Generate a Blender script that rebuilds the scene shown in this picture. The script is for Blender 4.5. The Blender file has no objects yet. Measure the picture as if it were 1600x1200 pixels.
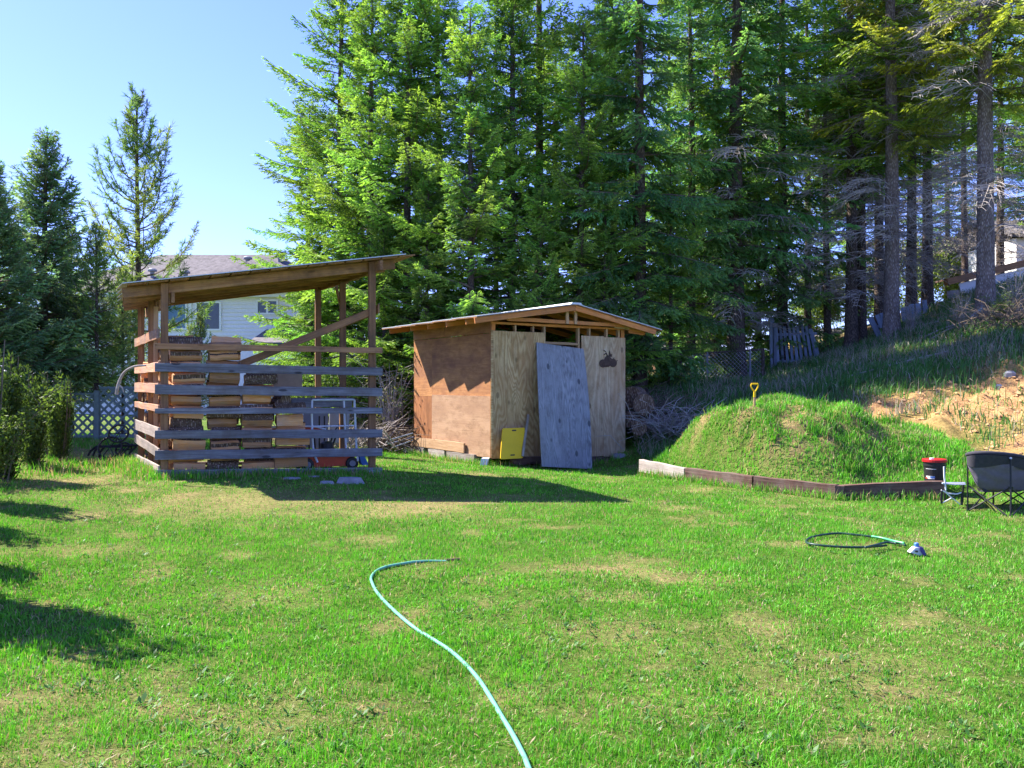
import bpy, bmesh, math, random
import numpy as np
from mathutils import Vector, Matrix

# ------------------------------------------------------------------ camera, sky, sun, exposure
scene = bpy.context.scene
COL = scene.collection
random.seed(7)
rng = np.random.default_rng(11)
F, EYE = 1300.0, 1.45                      # focal length in photo pixels, camera height
cam_d = bpy.data.cameras.new('camera'); cam = bpy.data.objects.new('camera', cam_d); COL.objects.link(cam)
cam_d.sensor_width = 36.0; cam_d.lens = 36.0 * F / 1600.0
cam_d.clip_start = 0.05; cam_d.clip_end = 2000
cam.location = (0, 0, EYE); cam.rotation_euler = (math.radians(90), 0, 0)
scene.camera = cam

SUN_AZ = math.atan2(-0.893, 0.451)         # towards the sun, measured from +Y clockwise
SUN_EL = math.radians(45.5)
world = bpy.data.worlds.new('World'); scene.world = world; world.use_nodes = True
wn = world.node_tree; wn.nodes.clear()
sky = wn.nodes.new('ShaderNodeTexSky'); sky.sky_type = 'NISHITA'; sky.sun_disc = False
sky.sun_elevation = SUN_EL; sky.sun_rotation = SUN_AZ
sky.air_density = 1.0; sky.dust_density = 0.3; sky.ozone_density = 7.0; sky.altitude = 400
bg = wn.nodes.new('ShaderNodeBackground'); bg.inputs['Strength'].default_value = 0.10
wo = wn.nodes.new('ShaderNodeOutputWorld')
tint = wn.nodes.new('ShaderNodeMix'); tint.data_type = 'RGBA'; tint.blend_type = 'MULTIPLY'; tint.inputs[0].default_value = 1.0
tint.inputs[7].default_value = (0.67, 0.595, 0.93, 1)          # the camera's bluer rendering of the sky
wn.links.new(sky.outputs[0], tint.inputs[6]); wn.links.new(tint.outputs[2], bg.inputs[0]); wn.links.new(bg.outputs[0], wo.inputs[0])
sun_d = bpy.data.lights.new('sun', 'SUN'); sun = bpy.data.objects.new('sun', sun_d); COL.objects.link(sun)
sun_d.energy = 4.1; sun_d.angle = math.radians(0.5); sun_d.color = (1.0, 0.93, 0.82)
to_sun = Vector((math.sin(SUN_AZ) * math.cos(SUN_EL), math.cos(SUN_AZ) * math.cos(SUN_EL), math.sin(SUN_EL)))
sun.rotation_euler = to_sun.to_track_quat('Z', 'Y').to_euler(); sun.location = to_sun * 60
scene.view_settings.view_transform = 'Standard'; scene.view_settings.look = 'None'
scene.view_settings.gamma = 1.0; scene.view_settings.use_curve_mapping = False
scene.view_settings.exposure = 2.1
scene.render.engine = 'CYCLES'
scene.cycles.max_bounces = 10; scene.cycles.diffuse_bounces = 8; scene.cycles.transmission_bounces = 8
scene.cycles.use_denoising = True

# ------------------------------------------------------------------ helpers
def P(px, py, Y):
    """the point at distance Y that stands at a pixel of the 1600 x 1200 photo"""
    return Vector(((px - 800) / F * Y, Y, EYE - (py - 600) / F * Y))

def tag(o, label=None, cat=None, group=None, kind=None):
    if label: o['label'] = label
    if cat: o['category'] = cat
    if group: o['group'] = group
    if kind: o['kind'] = kind
    return o

def thing(name, label, cat, loc=(0, 0, 0), group=None):
    o = bpy.data.objects.new(name, None); COL.objects.link(o)
    o.location = loc; o.empty_display_size = 0.2
    return tag(o, label, cat, group)

class G:
    """collects vertices and faces, builds one mesh object"""
    def __init__(self):
        self.V = []; self.T = []; self.Q = []; self.n = 0; self.hascol = False; self.C = []
    def add(self, V, faces, mi=0, col=None):
        V = np.asarray(V, dtype=np.float32).reshape(-1, 3)
        for f in faces:
            f = np.asarray(f, dtype=np.int32)
            if f.size == 0: continue
            f = f + self.n
            (self.T if f.shape[1] == 3 else self.Q).append((f, mi))
        self.V.append(V); self.n += len(V)
        if col is not None:
            self.hascol = True
            col = np.asarray(col, dtype=np.float32)
            self.C.append(np.broadcast_to(col, (len(V), 3)) if col.ndim == 1 else col)
        else:
            self.C.append(np.full((len(V), 3), 0.2, dtype=np.float32))
        return self
    def mesh(self, name, mats, smooth=False, offset=None):
        V = np.concatenate(self.V)
        if offset is not None: V = V - np.array(offset, dtype=np.float32)
        T = np.concatenate([t for t, _ in self.T]) if self.T else np.zeros((0, 3), np.int32)
        Q = np.concatenate([q for q, _ in self.Q]) if self.Q else np.zeros((0, 4), np.int32)
        mi = np.concatenate([np.full(len(t), m, np.int32) for t, m in self.T] + [np.full(len(q), m, np.int32) for q, m in self.Q])
        loops = np.concatenate([T.ravel(), Q.ravel()]).astype(np.int32)
        tot = np.concatenate([np.full(len(T), 3, np.int32), np.full(len(Q), 4, np.int32)])
        start = np.concatenate([[0], np.cumsum(tot)[:-1]]).astype(np.int32)
        me = bpy.data.meshes.new(name)
        me.vertices.add(len(V)); me.vertices.foreach_set('co', V.ravel().astype(np.float32))
        me.loops.add(len(loops)); me.loops.foreach_set('vertex_index', loops)
        me.polygons.add(len(tot)); me.polygons.foreach_set('loop_start', start)
        me.polygons.foreach_set('material_index', mi)
        me.polygons.foreach_set('use_smooth', np.full(len(tot), bool(smooth)))
        me.update(calc_edges=True)
        if self.hascol:
            C = np.concatenate(self.C); C4 = np.concatenate([C, np.ones((len(C), 1), np.float32)], axis=1)
            a = me.attributes.new('col', 'FLOAT_COLOR', 'POINT'); a.data.foreach_set('color', C4.ravel().astype(np.float32))
        for m in (mats if isinstance(mats, (list, tuple)) else [mats]): me.materials.append(m)
        return me
    def build(self, name, mats, parent=None, smooth=False, M=None):
        """vertices are in world space (or local to M); the object's origin is its thing's base"""
        if M is None: M = Matrix.Translation(world_m(parent).translation) if parent is not None else Matrix.Identity(4); off = M.translation[:]
        else: off = None
        o = bpy.data.objects.new(name, self.mesh(name, mats, smooth, off)); COL.objects.link(o)
        if parent is not None: o.parent = parent; o.matrix_basis = world_m(parent).inverted() @ M
        else: o.matrix_basis = M
        return o

def world_m(o):
    m = Matrix.Identity(4)
    while o is not None:
        m = o.matrix_basis @ m; o = o.parent
    return m

BOXF = [np.array([[0, 3, 2, 1], [4, 5, 6, 7], [0, 1, 5, 4], [1, 2, 6, 5], [2, 3, 7, 6], [3, 0, 4, 7]])]
def box(g, c, sx, sy, sz, R=None, mi=0):
    c = np.array(c, float)
    s = np.array([[-1, -1, -1], [1, -1, -1], [1, 1, -1], [-1, 1, -1], [-1, -1, 1], [1, -1, 1], [1, 1, 1], [-1, 1, 1]]) * 0.5 * np.array([sx, sy, sz])
    if R is not None: s = s @ np.array(R.to_3x3()).T
    return g.add(s + c, BOXF, mi)

def hexa(g, p, mi=0):
    """eight corners, bottom four then top four"""
    return g.add(np.array([tuple(q) for q in p]), BOXF, mi)

def tube_arr(pts, r, sides=6, caps=True):
    pts = np.asarray([tuple(p) for p in pts], float); n = len(pts)
    r = np.full(n, r) if np.isscalar(r) else np.asarray(r, float)
    t = np.gradient(pts, axis=0); t /= np.linalg.norm(t, axis=1, keepdims=True) + 1e-9
    a = np.array([0, 0, 1.0]) if abs(t[0][2]) < 0.9 else np.array([1.0, 0, 0])
    V = []
    for i in range(n):
        u = np.cross(t[i], a); u /= np.linalg.norm(u) + 1e-9
        v = np.cross(t[i], u); a = np.cross(u, t[i])
        ang = np.arange(sides) * 2 * math.pi / sides
        V.append(pts[i] + r[i] * (np.cos(ang)[:, None] * u + np.sin(ang)[:, None] * v))
    V = np.concatenate(V)
    i, j = np.meshgrid(np.arange(n - 1), np.arange(sides), indexing='ij')
    b = (i * sides + j).ravel(); c = (i * sides + (j + 1) % sides).ravel()
    fs = [np.stack([b, c, c + sides, b + sides], 1)]
    if caps and sides > 2:
        for k in (0, n - 1):
            fs.append(np.array([[k * sides, k * sides + q, k * sides + q + 1] for q in range(1, sides - 1)]))
    return V, fs
def tube(g, pts, r, sides=6, mi=0, caps=True, col=None):
    V, fs = tube_arr(pts, r, sides, caps); return g.add(V, fs, mi, col)

def spline(pts, n=8):
    """Catmull-Rom through points"""
    p = [Vector(q) for q in pts]; p = [p[0] * 2 - p[1]] + p + [p[-1] * 2 - p[-2]]
    out = []
    for i in range(1, len(p) - 2):
        for k in range(n):
            t = k / n
            out.append(0.5 * ((2 * p[i]) + (p[i + 1] - p[i - 1]) * t + (2 * p[i - 1] - 5 * p[i] + 4 * p[i + 1] - p[i + 2]) * t * t + (3 * p[i] - p[i - 1] - 3 * p[i + 1] + p[i + 2]) * t ** 3))
    out.append(p[-2]); return out

def lathe(g, prof, c, sides=20, mi=0, R=None):
    ang = np.arange(sides) * 2 * math.pi / sides
    V = np.concatenate([np.stack([r * np.cos(ang), r * np.sin(ang), np.full(sides, z)], 1) for r, z in prof])
    if R is not None: V = V @ np.array(R.to_3x3()).T
    n = len(prof)
    i, j = np.meshgrid(np.arange(n - 1), np.arange(sides), indexing='ij')
    b = (i * sides + j).ravel(); d = (i * sides + (j + 1) % sides).ravel()
    return g.add(V + np.array(tuple(c)), [np.stack([b, d, d + sides, b + sides], 1)], mi)

def extrude(g, poly, o, u, v, n, th, mi=0):
    """a flat outline (u, v coordinates, convex or fan-able) with thickness th along n"""
    o, u, v, n = Vector(o), Vector(u), Vector(v), Vector(n); k = len(poly)
    A = [o + u * a + v * b for a, b in poly]; B = [q + n * th for q in A]
    bm = bmesh.new(); va = [bm.verts.new(q) for q in A]; vb = [bm.verts.new(q) for q in B]
    bm.faces.new(va[::-1]); bm.faces.new(vb)
    for i in range(k): bm.faces.new((va[i], va[(i + 1) % k], vb[(i + 1) % k], vb[i]))
    bmesh.ops.triangulate(bm, faces=bm.faces[:])
    bm.verts.index_update()
    g.add([tuple(q.co) for q in bm.verts], [np.array([[w.index for w in f.verts] for f in bm.faces])], mi)
    bm.free(); return g

def plank(name, a, b, w, th, nrm, mat, parent, wb=None, segs=5, rough=0.004):
    """one board: centre line a to b, width w (wb at b), thickness th along nrm; local X runs along the grain"""
    a, b, nrm = Vector(a), Vector(b), Vector(nrm)
    x = (b - a); L = x.length; x.normalize()
    z = (nrm - x * nrm.dot(x)).normalized(); y = z.cross(x)
    wb = w if wb is None else wb
    V = []; c = min(0.003, th * 0.25)
    bow = random.uniform(-1, 1) * rough
    for i in range(segs + 1):
        t = i / segs; ww = w + (wb - w) * t
        e = [random.uniform(-rough, rough) for _ in range(3)]
        dz = bow * math.sin(math.pi * t) + e[2] * 0.4
        X = (t - 0.5) * L
        h0, h1 = -ww / 2 + e[0], ww / 2 + e[1]
        for (yy, zz) in ((h0, -th / 2 + c), (h0 + c, -th / 2), (h1 - c, -th / 2), (h1, -th / 2 + c), (h1, th / 2 - c), (h1 - c, th / 2), (h0 + c, th / 2), (h0, th / 2 - c)):
            V.append((X, yy, zz + dz))
    k = 8; Q = []
    for i in range(segs):
        for j in range(k):
            Q.append((i * k + j, i * k + (j + 1) % k, (i + 1) * k + (j + 1) % k, (i + 1) * k + j))
    e = segs * k
    caps = [(0, 7, 2, 1), (7, 6, 3, 2), (6, 5, 4, 3), (e, e + 1, e + 2, e + 7), (e + 7, e + 2, e + 3, e + 6), (e + 6, e + 3, e + 4, e + 5)]
    g = G(); g.add(V, [np.array(Q), np.array(caps)])
    M = Matrix.Translation((a + b) / 2) @ Matrix((x, y, z)).transposed().to_4x4()
    o = g.build(name, mat, parent, M=M)
    return o

def copy_tree(o, parent=None):
    c = o.copy(); COL.objects.link(c)
    if parent is not None: c.parent = parent
    for ch in list(o.children): copy_tree(ch, c)
    return c

# value noise on arrays
_lat = rng.random((8, 256, 256))
def vnoise(x, y, s=0):
    x = np.asarray(x, float); y = np.asarray(y, float)
    xi = np.floor(x).astype(int); yi = np.floor(y).astype(int); fx = x - xi; fy = y - yi
    fx = fx * fx * (3 - 2 * fx); fy = fy * fy * (3 - 2 * fy); L = _lat[s % 8]
    g = lambda i, j: L[i % 256, j % 256]
    return (g(xi, yi) * (1 - fx) + g(xi + 1, yi) * fx) * (1 - fy) + (g(xi, yi + 1) * (1 - fx) + g(xi + 1, yi + 1) * fx) * fy
def fbm(x, y, s=0, o=4):
    v = 0; a = 0.5; t = 0
    for k in range(o):
        v = v + a * vnoise(x * 2 ** k + 13.1 * k, y * 2 ** k + 7.7 * k, s + k); t += a; a *= 0.55
    return v / t
def sstep(a, b, x):
    t = np.clip((np.asarray(x, float) - a) / (b - a), 0, 1); return t * t * (3 - 2 * t)

# ------------------------------------------------------------------ materials
def newmat(name):
    m = bpy.data.materials.new(name); m.use_nodes = True; nt = m.node_tree; nt.nodes.clear()
    out = nt.nodes.new('ShaderNodeOutputMaterial'); return m, nt, out
def nd(nt, t, **kw):
    n = nt.nodes.new(t)
    for k, v in kw.items():
        if k in n.inputs: n.inputs[k].default_value = v
        else: setattr(n, k, v)
    return n
def ramp(nt, stops, interp='LINEAR'):
    r = nt.nodes.new('ShaderNodeValToRGB'); r.color_ramp.interpolation = interp
    e = r.color_ramp.elements
    while len(e) < len(stops): e.new(0.5)
    for q, (p, c) in zip(e, stops): q.position = p; q.color = (*c, 1)
    return r
def mix(nt, fac, a, b, blend='MIX'):
    m = nt.nodes.new('ShaderNodeMix'); m.data_type = 'RGBA'; m.blend_type = blend
    for s, v in ((m.inputs[0], fac), (m.inputs[6], a), (m.inputs[7], b)):
        if hasattr(v, 'is_output'): nt.links.new(v, s)
        elif isinstance(v, (int, float)): s.default_value = v
        else: s.default_value = (*v, 1)
    return m.outputs[2]
def coords(nt, scale=(1, 1, 1), rand=True):
    tc = nt.nodes.new('ShaderNodeTexCoord'); mp = nt.nodes.new('ShaderNodeMapping'); mp.inputs['Scale'].default_value = scale
    if rand:
        oi = nt.nodes.new('ShaderNodeObjectInfo'); vm = nd(nt, 'ShaderNodeVectorMath', operation='MULTIPLY_ADD')
        nt.links.new(oi.outputs['Random'], vm.inputs[0]); vm.inputs[1].default_value = (37.0, 91.0, 53.0)
        nt.links.new(tc.outputs['Object'], vm.inputs[2]); nt.links.new(vm.outputs[0], mp.inputs['Vector'])
    else: nt.links.new(tc.outputs['Object'], mp.inputs['Vector'])
    return mp.outputs[0]

def plain(name, col, rough=0.6, var=0.15, scale=8, metal=0.0, bump=0.1, spec=0.3):
    m, nt, out = newmat(name); b = nd(nt, 'ShaderNodeBsdfPrincipled', Roughness=rough, Metallic=metal)
    b.inputs['Specular IOR Level'].default_value = spec
    v = coords(nt); n = nd(nt, 'ShaderNodeTexNoise', Scale=scale, Detail=5.0, Roughness=0.65); nt.links.new(v, n.inputs['Vector'])
    lo = tuple(c * (1 - var) for c in col); hi = tuple(min(1, c * (1 + var)) for c in col)
    r = ramp(nt, [(0.3, lo), (0.7, hi)]); nt.links.new(n.outputs[0], r.inputs[0]); nt.links.new(r.outputs[0], b.inputs['Base Color'])
    if bump:
        bp = nd(nt, 'ShaderNodeBump', Strength=bump, Distance=0.01); nt.links.new(n.outputs[0], bp.inputs['Height']); nt.links.new(bp.outputs[0], b.inputs['Normal'])
    nt.links.new(b.outputs[0], out.inputs[0]); return m

def wood(name, cols, grain=28, length=1.2, stain=None, stain_amt=0.6, rough=0.8, bump=0.35, axis='X', knots=0.5, vary=0.25):
    m, nt, out = newmat(name); b = nd(nt, 'ShaderNodeBsdfPrincipled', Roughness=rough); b.inputs['Specular IOR Level'].default_value = 0.2
    s = (length, grain, grain) if axis == 'X' else (grain, length, grain)
    v = coords(nt, s)
    n = nd(nt, 'ShaderNodeTexNoise', Scale=1.0, Detail=6.0, Roughness=0.65, Distortion=0.8); nt.links.new(v, n.inputs['Vector'])
    k = len(cols); r = ramp(nt, [(0.28 + 0.44 * i / (k - 1), c) for i, c in enumerate(cols)]); nt.links.new(n.outputs[0], r.inputs[0])
    c = r.outputs[0]
    v2 = coords(nt, (1, 1, 1))
    if stain is not None:
        n2 = nd(nt, 'ShaderNodeTexNoise', Scale=2.6, Detail=5.0, Roughness=0.7); nt.links.new(v2, n2.inputs['Vector'])
        r2 = ramp(nt, [(0.42, (0, 0, 0)), (0.66, (stain_amt,) * 3)]); nt.links.new(n2.outputs[0], r2.inputs[0])
        c = mix(nt, r2.outputs[0], c, stain)
    if knots:
        vo = nd(nt, 'ShaderNodeTexVoronoi', Scale=1.0); v3 = coords(nt, (2.2, 7, 7) if axis == 'X' else (7, 2.2, 7)); nt.links.new(v3, vo.inputs['Vector'])
        r3 = ramp(nt, [(0.0, (knots,) * 3), (0.10, (knots,) * 3), (0.16, (0, 0, 0))]); nt.links.new(vo.outputs['Distance'], r3.inputs[0])
        c = mix(nt, r3.outputs[0], c, tuple(q * 0.35 for q in cols[0]))
    oi = nt.nodes.new('ShaderNodeObjectInfo'); mr = nd(nt, 'ShaderNodeMapRange'); nt.links.new(oi.outputs['Random'], mr.inputs[0])
    mr.inputs[3].default_value = 1 - vary; mr.inputs[4].default_value = 1 + vary
    hv = nt.nodes.new('ShaderNodeHueSaturation'); nt.links.new(mr.outputs[0], hv.inputs['Value']); nt.links.new(c, hv.inputs['Color'])
    nt.links.new(hv.outputs[0], b.inputs['Base Color'])
    bp = nd(nt, 'ShaderNodeBump', Strength=bump, Distance=0.01); nt.links.new(n.outputs[0], bp.inputs['Height']); nt.links.new(bp.outputs[0], b.inputs['Normal'])
    nt.links.new(b.outputs[0], out.inputs[0]); return m

def plywood(name, light, dark, axis='Y', stain=None, amt=0.7, bands=7.0, dist=5.0, patches=0.0, rough=0.75, groove=0.6):
    """face-grain plywood: long flame figure, plug patches, dark runs"""
    m, nt, out = newmat(name); b = nd(nt, 'ShaderNodeBsdfPrincipled', Roughness=rough); b.inputs['Specular IOR Level'].default_value = 0.2
    # cathedral figure: contour lines of a stretched noise field
    v = coords(nt, (2.3, 0.36, 1) if axis == 'Y' else (0.36, 2.3, 1))
    n0 = nd(nt, 'ShaderNodeTexNoise', Scale=1.0, Detail=2.5, Roughness=0.42, Distortion=0.3); nt.links.new(v, n0.inputs['Vector'])
    mm = nd(nt, 'ShaderNodeMath', operation='MULTIPLY'); nt.links.new(n0.outputs[0], mm.inputs[0]); mm.inputs[1].default_value = bands * 14
    w = nd(nt, 'ShaderNodeMath', operation='SINE'); nt.links.new(mm.outputs[0], w.inputs[0])
    w2 = nd(nt, 'ShaderNodeMapRange'); nt.links.new(w.outputs[0], w2.inputs[0]); w2.inputs[1].default_value = -1; w = w2
    mid = tuple((p + q) / 2 for p, q in zip(light, dark))
    r = ramp(nt, [(0.1, dark), (0.4, mid), (0.85, light)]); nt.links.new(w.outputs[0], r.inputs[0])
    c = mix(nt, groove, mid, r.outputs[0])
    n = nd(nt, 'ShaderNodeTexNoise', Scale=1.0, Detail=6.0, Roughness=0.7); nt.links.new(coords(nt, (40, 2, 40) if axis == 'Y' else (2, 40, 40)), n.inputs['Vector'])
    rn = ramp(nt, [(0.3, tuple(q * 0.55 for q in mid)), (0.7, (1, 1, 1))]); nt.links.new(n.outputs[0], rn.inputs[0])
    c = mix(nt, 0.35, c, rn.outputs[0], 'MULTIPLY')
    n4 = nd(nt, 'ShaderNodeTexNoise', Scale=7.0, Detail=8.0, Roughness=0.75); nt.links.new(coords(nt, (1, 0.5, 1) if axis == 'Y' else (0.5, 1, 1)), n4.inputs['Vector'])
    r4 = ramp(nt, [(0.30, (0.50, 0.46, 0.42)), (0.52, (1, 1, 1)), (0.75, (1.12, 1.1, 1.08))]); nt.links.new(n4.outputs[0], r4.inputs[0])
    c = mix(nt, 0.8, c, r4.outputs[0], 'MULTIPLY')
    if stain is not None:
        n2 = nd(nt, 'ShaderNodeTexNoise', Scale=1.0, Detail=5.0, Roughness=0.65); nt.links.new(coords(nt, (2.4, 0.8, 1) if axis == 'Y' else (0.9, 2, 1)), n2.inputs['Vector'])
        r2 = ramp(nt, [(0.4, (0, 0, 0)), (0.68, (amt,) * 3)]); nt.links.new(n2.outputs[0], r2.inputs[0]); c = mix(nt, r2.outputs[0], c, stain)
    if patches:
        vo = nd(nt, 'ShaderNodeTexVoronoi', Scale=1.0); nt.links.new(coords(nt, (4.2, 2.4, 0.01) if axis == 'Y' else (2.4, 4.2, 0.01)), vo.inputs['Vector'])
        r3 = ramp(nt, [(0.0, (patches,) * 3), (0.12, (patches,) * 3), (0.18, (0, 0, 0))]); nt.links.new(vo.outputs['Distance'], r3.inputs[0])
        c = mix(nt, r3.outputs[0], c, tuple(q * 0.3 for q in dark))
    nt.links.new(c, b.inputs['Base Color'])
    bp = nd(nt, 'ShaderNodeBump', Strength=0.25, Distance=0.006); nt.links.new(n.outputs[0], bp.inputs['Height']); nt.links.new(bp.outputs[0], b.inputs['Normal'])
    nt.links.new(b.outputs[0], out.inputs[0]); return m

def leaf(name, trans=0.35, gain=1.0, vary=0.12, rough=0.55):
    """foliage: colour from the mesh, light passes through"""
    m, nt, out = newmat(name)
    at = nd(nt, 'ShaderNodeAttribute', attribute_name='col')
    oi = nt.nodes.new('ShaderNodeObjectInfo'); mr = nd(nt, 'ShaderNodeMapRange'); nt.links.new(oi.outputs['Random'], mr.inputs[0])
    mr.inputs[3].default_value = gain * (1 - vary); mr.inputs[4].default_value = gain * (1 + vary)
    hv = nt.nodes.new('ShaderNodeHueSaturation'); nt.links.new(mr.outputs[0], hv.inputs['Value']); nt.links.new(at.outputs['Color'], hv.inputs['Color'])
    d = nt.nodes.new('ShaderNodeBsdfDiffuse'); t = nt.nodes.new('ShaderNodeBsdfTranslucent'); gl = nd(nt, 'ShaderNodeBsdfGlossy', Roughness=rough)
    yel = mix(nt, 0.6, hv.outputs[0], (1.0, 1.0, 0.35), 'MULTIPLY'); 
    nt.links.new(hv.outputs[0], d.inputs[0]); nt.links.new(yel, t.inputs[0])
    ms = nd(nt, 'ShaderNodeMixShader', Fac=trans); nt.links.new(d.outputs[0], ms.inputs[1]); nt.links.new(t.outputs[0], ms.inputs[2])
    m2 = nd(nt, 'ShaderNodeMixShader', Fac=0.03); nt.links.new(ms.outputs[0], m2.inputs[1]); nt.links.new(gl.outputs[0], m2.inputs[2])
    nt.links.new(m2.outputs[0], out.inputs[0]); return m

def bark(name, light, dark, sc=9):
    m, nt, out = newmat(name); b = nd(nt, 'ShaderNodeBsdfPrincipled', Roughness=0.9); b.inputs['Specular IOR Level'].default_value = 0.1
    vo = nd(nt, 'ShaderNodeTexVoronoi', Scale=sc, feature='DISTANCE_TO_EDGE'); nt.links.new(coords(nt, (1.7, 1.7, 0.45)), vo.inputs['Vector'])
    n = nd(nt, 'ShaderNodeTexNoise', Scale=14.0, Detail=6.0, Roughness=0.7); nt.links.new(coords(nt, (1, 1, 0.35)), n.inputs['Vector'])
    r = ramp(nt, [(0.0, dark), (0.12, dark), (0.35, light)]); nt.links.new(vo.outputs[0], r.inputs[0])
    r2 = ramp(nt, [(0.3, tuple(q * 0.5 for q in dark)), (0.65, (1, 1, 1))]); nt.links.new(n.outputs[0], r2.inputs[0])
    nt.links.new(mix(nt, 0.6, r.outputs[0], r2.outputs[0], 'MULTIPLY'), b.inputs['Base Color'])
    ad = nd(nt, 'ShaderNodeMath', operation='MULTIPLY_ADD'); nt.links.new(vo.outputs[0], ad.inputs[0]); ad.inputs[1].default_value = 1.5; nt.links.new(n.outputs[0], ad.inputs[2])
    bp = nd(nt, 'ShaderNodeBump', Strength=0.8, Distance=0.03); nt.links.new(ad.outputs[0], bp.inputs['Height']); nt.links.new(bp.outputs[0], b.inputs['Normal'])
    nt.links.new(b.outputs[0], out.inputs[0]); return m

M = {}
M['slat'] = wood('weathered_slat', [(0.07, 0.07, 0.085), (0.19, 0.19, 0.215), (0.33, 0.325, 0.345)], stain=(0.11, 0.085, 0.07), stain_amt=0.65, bump=0.7, knots=0.8)
M['slat_sunlit'] = wood('sunlit_slat', [(0.28, 0.12, 0.06), (0.46, 0.22, 0.115), (0.58, 0.33, 0.20)], stain=(0.20, 0.17, 0.16), stain_amt=0.7)  # weathered side slats, sunlight on them put into the wood as orange
M['slat_pale'] = wood('pale_slat', [(0.20, 0.15, 0.13), (0.34, 0.27, 0.23), (0.46, 0.38, 0.33)], stain=(0.16, 0.14, 0.14), stain_amt=0.7)
M['post'] = wood('post_wood', [(0.17, 0.08, 0.038), (0.30, 0.15, 0.07), (0.40, 0.22, 0.11)], stain=(0.10, 0.07, 0.05), stain_amt=0.6)
M['rafter'] = wood('rafter_wood', [(0.20, 0.095, 0.042), (0.34, 0.17, 0.075), (0.44, 0.25, 0.12)], stain=(0.10, 0.06, 0.04), stain_amt=0.7)
M['orange'] = wood('new_stud_wood', [(0.42, 0.14, 0.04), (0.62, 0.23, 0.07), (0.70, 0.33, 0.12)], stain=(0.30, 0.14, 0.07), stain_amt=0.5, vary=0.15)
M['stud'] = wood('pale_stud_wood', [(0.34, 0.20, 0.11), (0.48, 0.30, 0.17), (0.58, 0.40, 0.25)], stain=(0.36, 0.2, 0.1), stain_amt=0.4)
M['split'] = wood('split_wood', [(0.42, 0.165, 0.055), (0.64, 0.31, 0.12), (0.74, 0.46, 0.23)], grain=34, stain=(0.46, 0.30, 0.20), stain_amt=0.7, knots=0.3, vary=0.42)
M['logend'] = wood('log_end', [(0.30, 0.17, 0.08), (0.48, 0.30, 0.15), (0.58, 0.40, 0.22)], grain=10, length=10, stain=(0.22, 0.14, 0.09), knots=0, vary=0.3)
M['logbark'] = bark('log_bark', (0.50, 0.38, 0.30), (0.19, 0.125, 0.09), 22)
M['tie'] = wood('tie_wood', [(0.045, 0.024, 0.02), (0.105, 0.055, 0.043), (0.17, 0.10, 0.08)], stain=(0.22, 0.18, 0.15), stain_amt=0.5, bump=0.6)
M['tie_pale'] = wood('pale_tie_wood', [(0.22, 0.19, 0.17), (0.34, 0.30, 0.27), (0.45, 0.41, 0.37)], stain=(0.17, 0.11, 0.09), stain_amt=0.6, bump=0.6)
M['ply_front'] = plywood('tan_plywood', (0.74, 0.54, 0.29), (0.48, 0.29, 0.125), stain=(0.33, 0.17, 0.075), amt=0.75, patches=0.6, groove=0.75, bands=14, dist=9)
M['ply_right'] = plywood('grey_tan_plywood', (0.70, 0.55, 0.38), (0.48, 0.33, 0.20), stain=(0.34, 0.18, 0.085), amt=0.6, patches=0.7, groove=0.6, bands=12, dist=8)
M['ply_blue'] = plywood('blue_grey_plywood', (0.40, 0.405, 0.43), (0.23, 0.24, 0.27), stain=(0.22, 0.215, 0.23), amt=0.5, patches=0.85, bands=20, groove=0.7)
M['ply_dark'] = plywood('brown_plywood', (0.58, 0.29, 0.115), (0.38, 0.17, 0.065), axis='X', stain=(0.20, 0.085, 0.05), amt=0.9, bands=6, dist=9, groove=0.35)
M['ply_pale'] = plywood('pale_pink_plywood', (0.52, 0.345, 0.22), (0.37, 0.215, 0.125), axis='X', stain=(0.27, 0.155, 0.095), amt=0.75, bands=1.7, dist=9, groove=0.3)
M['ply_rust'] = plywood('rust_plywood', (0.46, 0.20, 0.08), (0.25, 0.095, 0.035), axis='Y', stain=(0.2, 0.085, 0.035), amt=0.6, bands=5, groove=0.6)
M['metal_roof'] = plain('metal_roofing', (0.50, 0.53, 0.56), rough=0.45, metal=0.4, var=0.1, scale=3)
M['white_metal'] = plain('white_tube', (0.68, 0.72, 0.78), rough=0.4, var=0.06, bump=0)
M['red'] = plain('red_paint', (0.50, 0.055, 0.022), rough=0.35, var=0.15, bump=0)
M['lid_red'] = plain('red_lid', (0.36, 0.016, 0.018), rough=0.35, var=0.1, bump=0)
M['black'] = plain('black_plastic', (0.018, 0.018, 0.02), rough=0.45, var=0.3, bump=0)
M['blue'] = plain('blue_plastic', (0.06, 0.16, 0.42), rough=0.4, var=0.15, bump=0)
M['yellow'] = plain('yellow_plastic', (0.80, 0.50, 0.012), rough=0.45, var=0.08, scale=3, bump=0.05)
M['concrete'] = plain('concrete', (0.30, 0.31, 0.34), rough=0.9, var=0.25, scale=12, bump=0.5)
M['white_block'] = plain('white_block', (0.68, 0.67, 0.68), rough=0.8, var=0.1)
M['rust'] = plain('rusted_steel', (0.075, 0.045, 0.035), rough=0.8, var=0.4, scale=20, bump=0.1)
M['steel'] = plain('grey_steel', (0.36, 0.38, 0.42), rough=0.4, metal=0.7, var=0.15)
M['grey_sheet'] = plain('grey_sheeting', (0.22, 0.23, 0.27), rough=0.6, var=0.2, scale=2)
M['cardboard'] = plain('tan_cardboard', (0.38, 0.27, 0.18), rough=0.85, var=0.15)
M['fabric'] = plain('grey_fabric', (0.14, 0.12, 0.165), rough=0.95, var=0.12, scale=30, bump=0.15)
M['fabric_dark'] = plain('dark_fabric', (0.045, 0.042, 0.055), rough=0.95, var=0.2, scale=30, bump=0.15)
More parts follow.
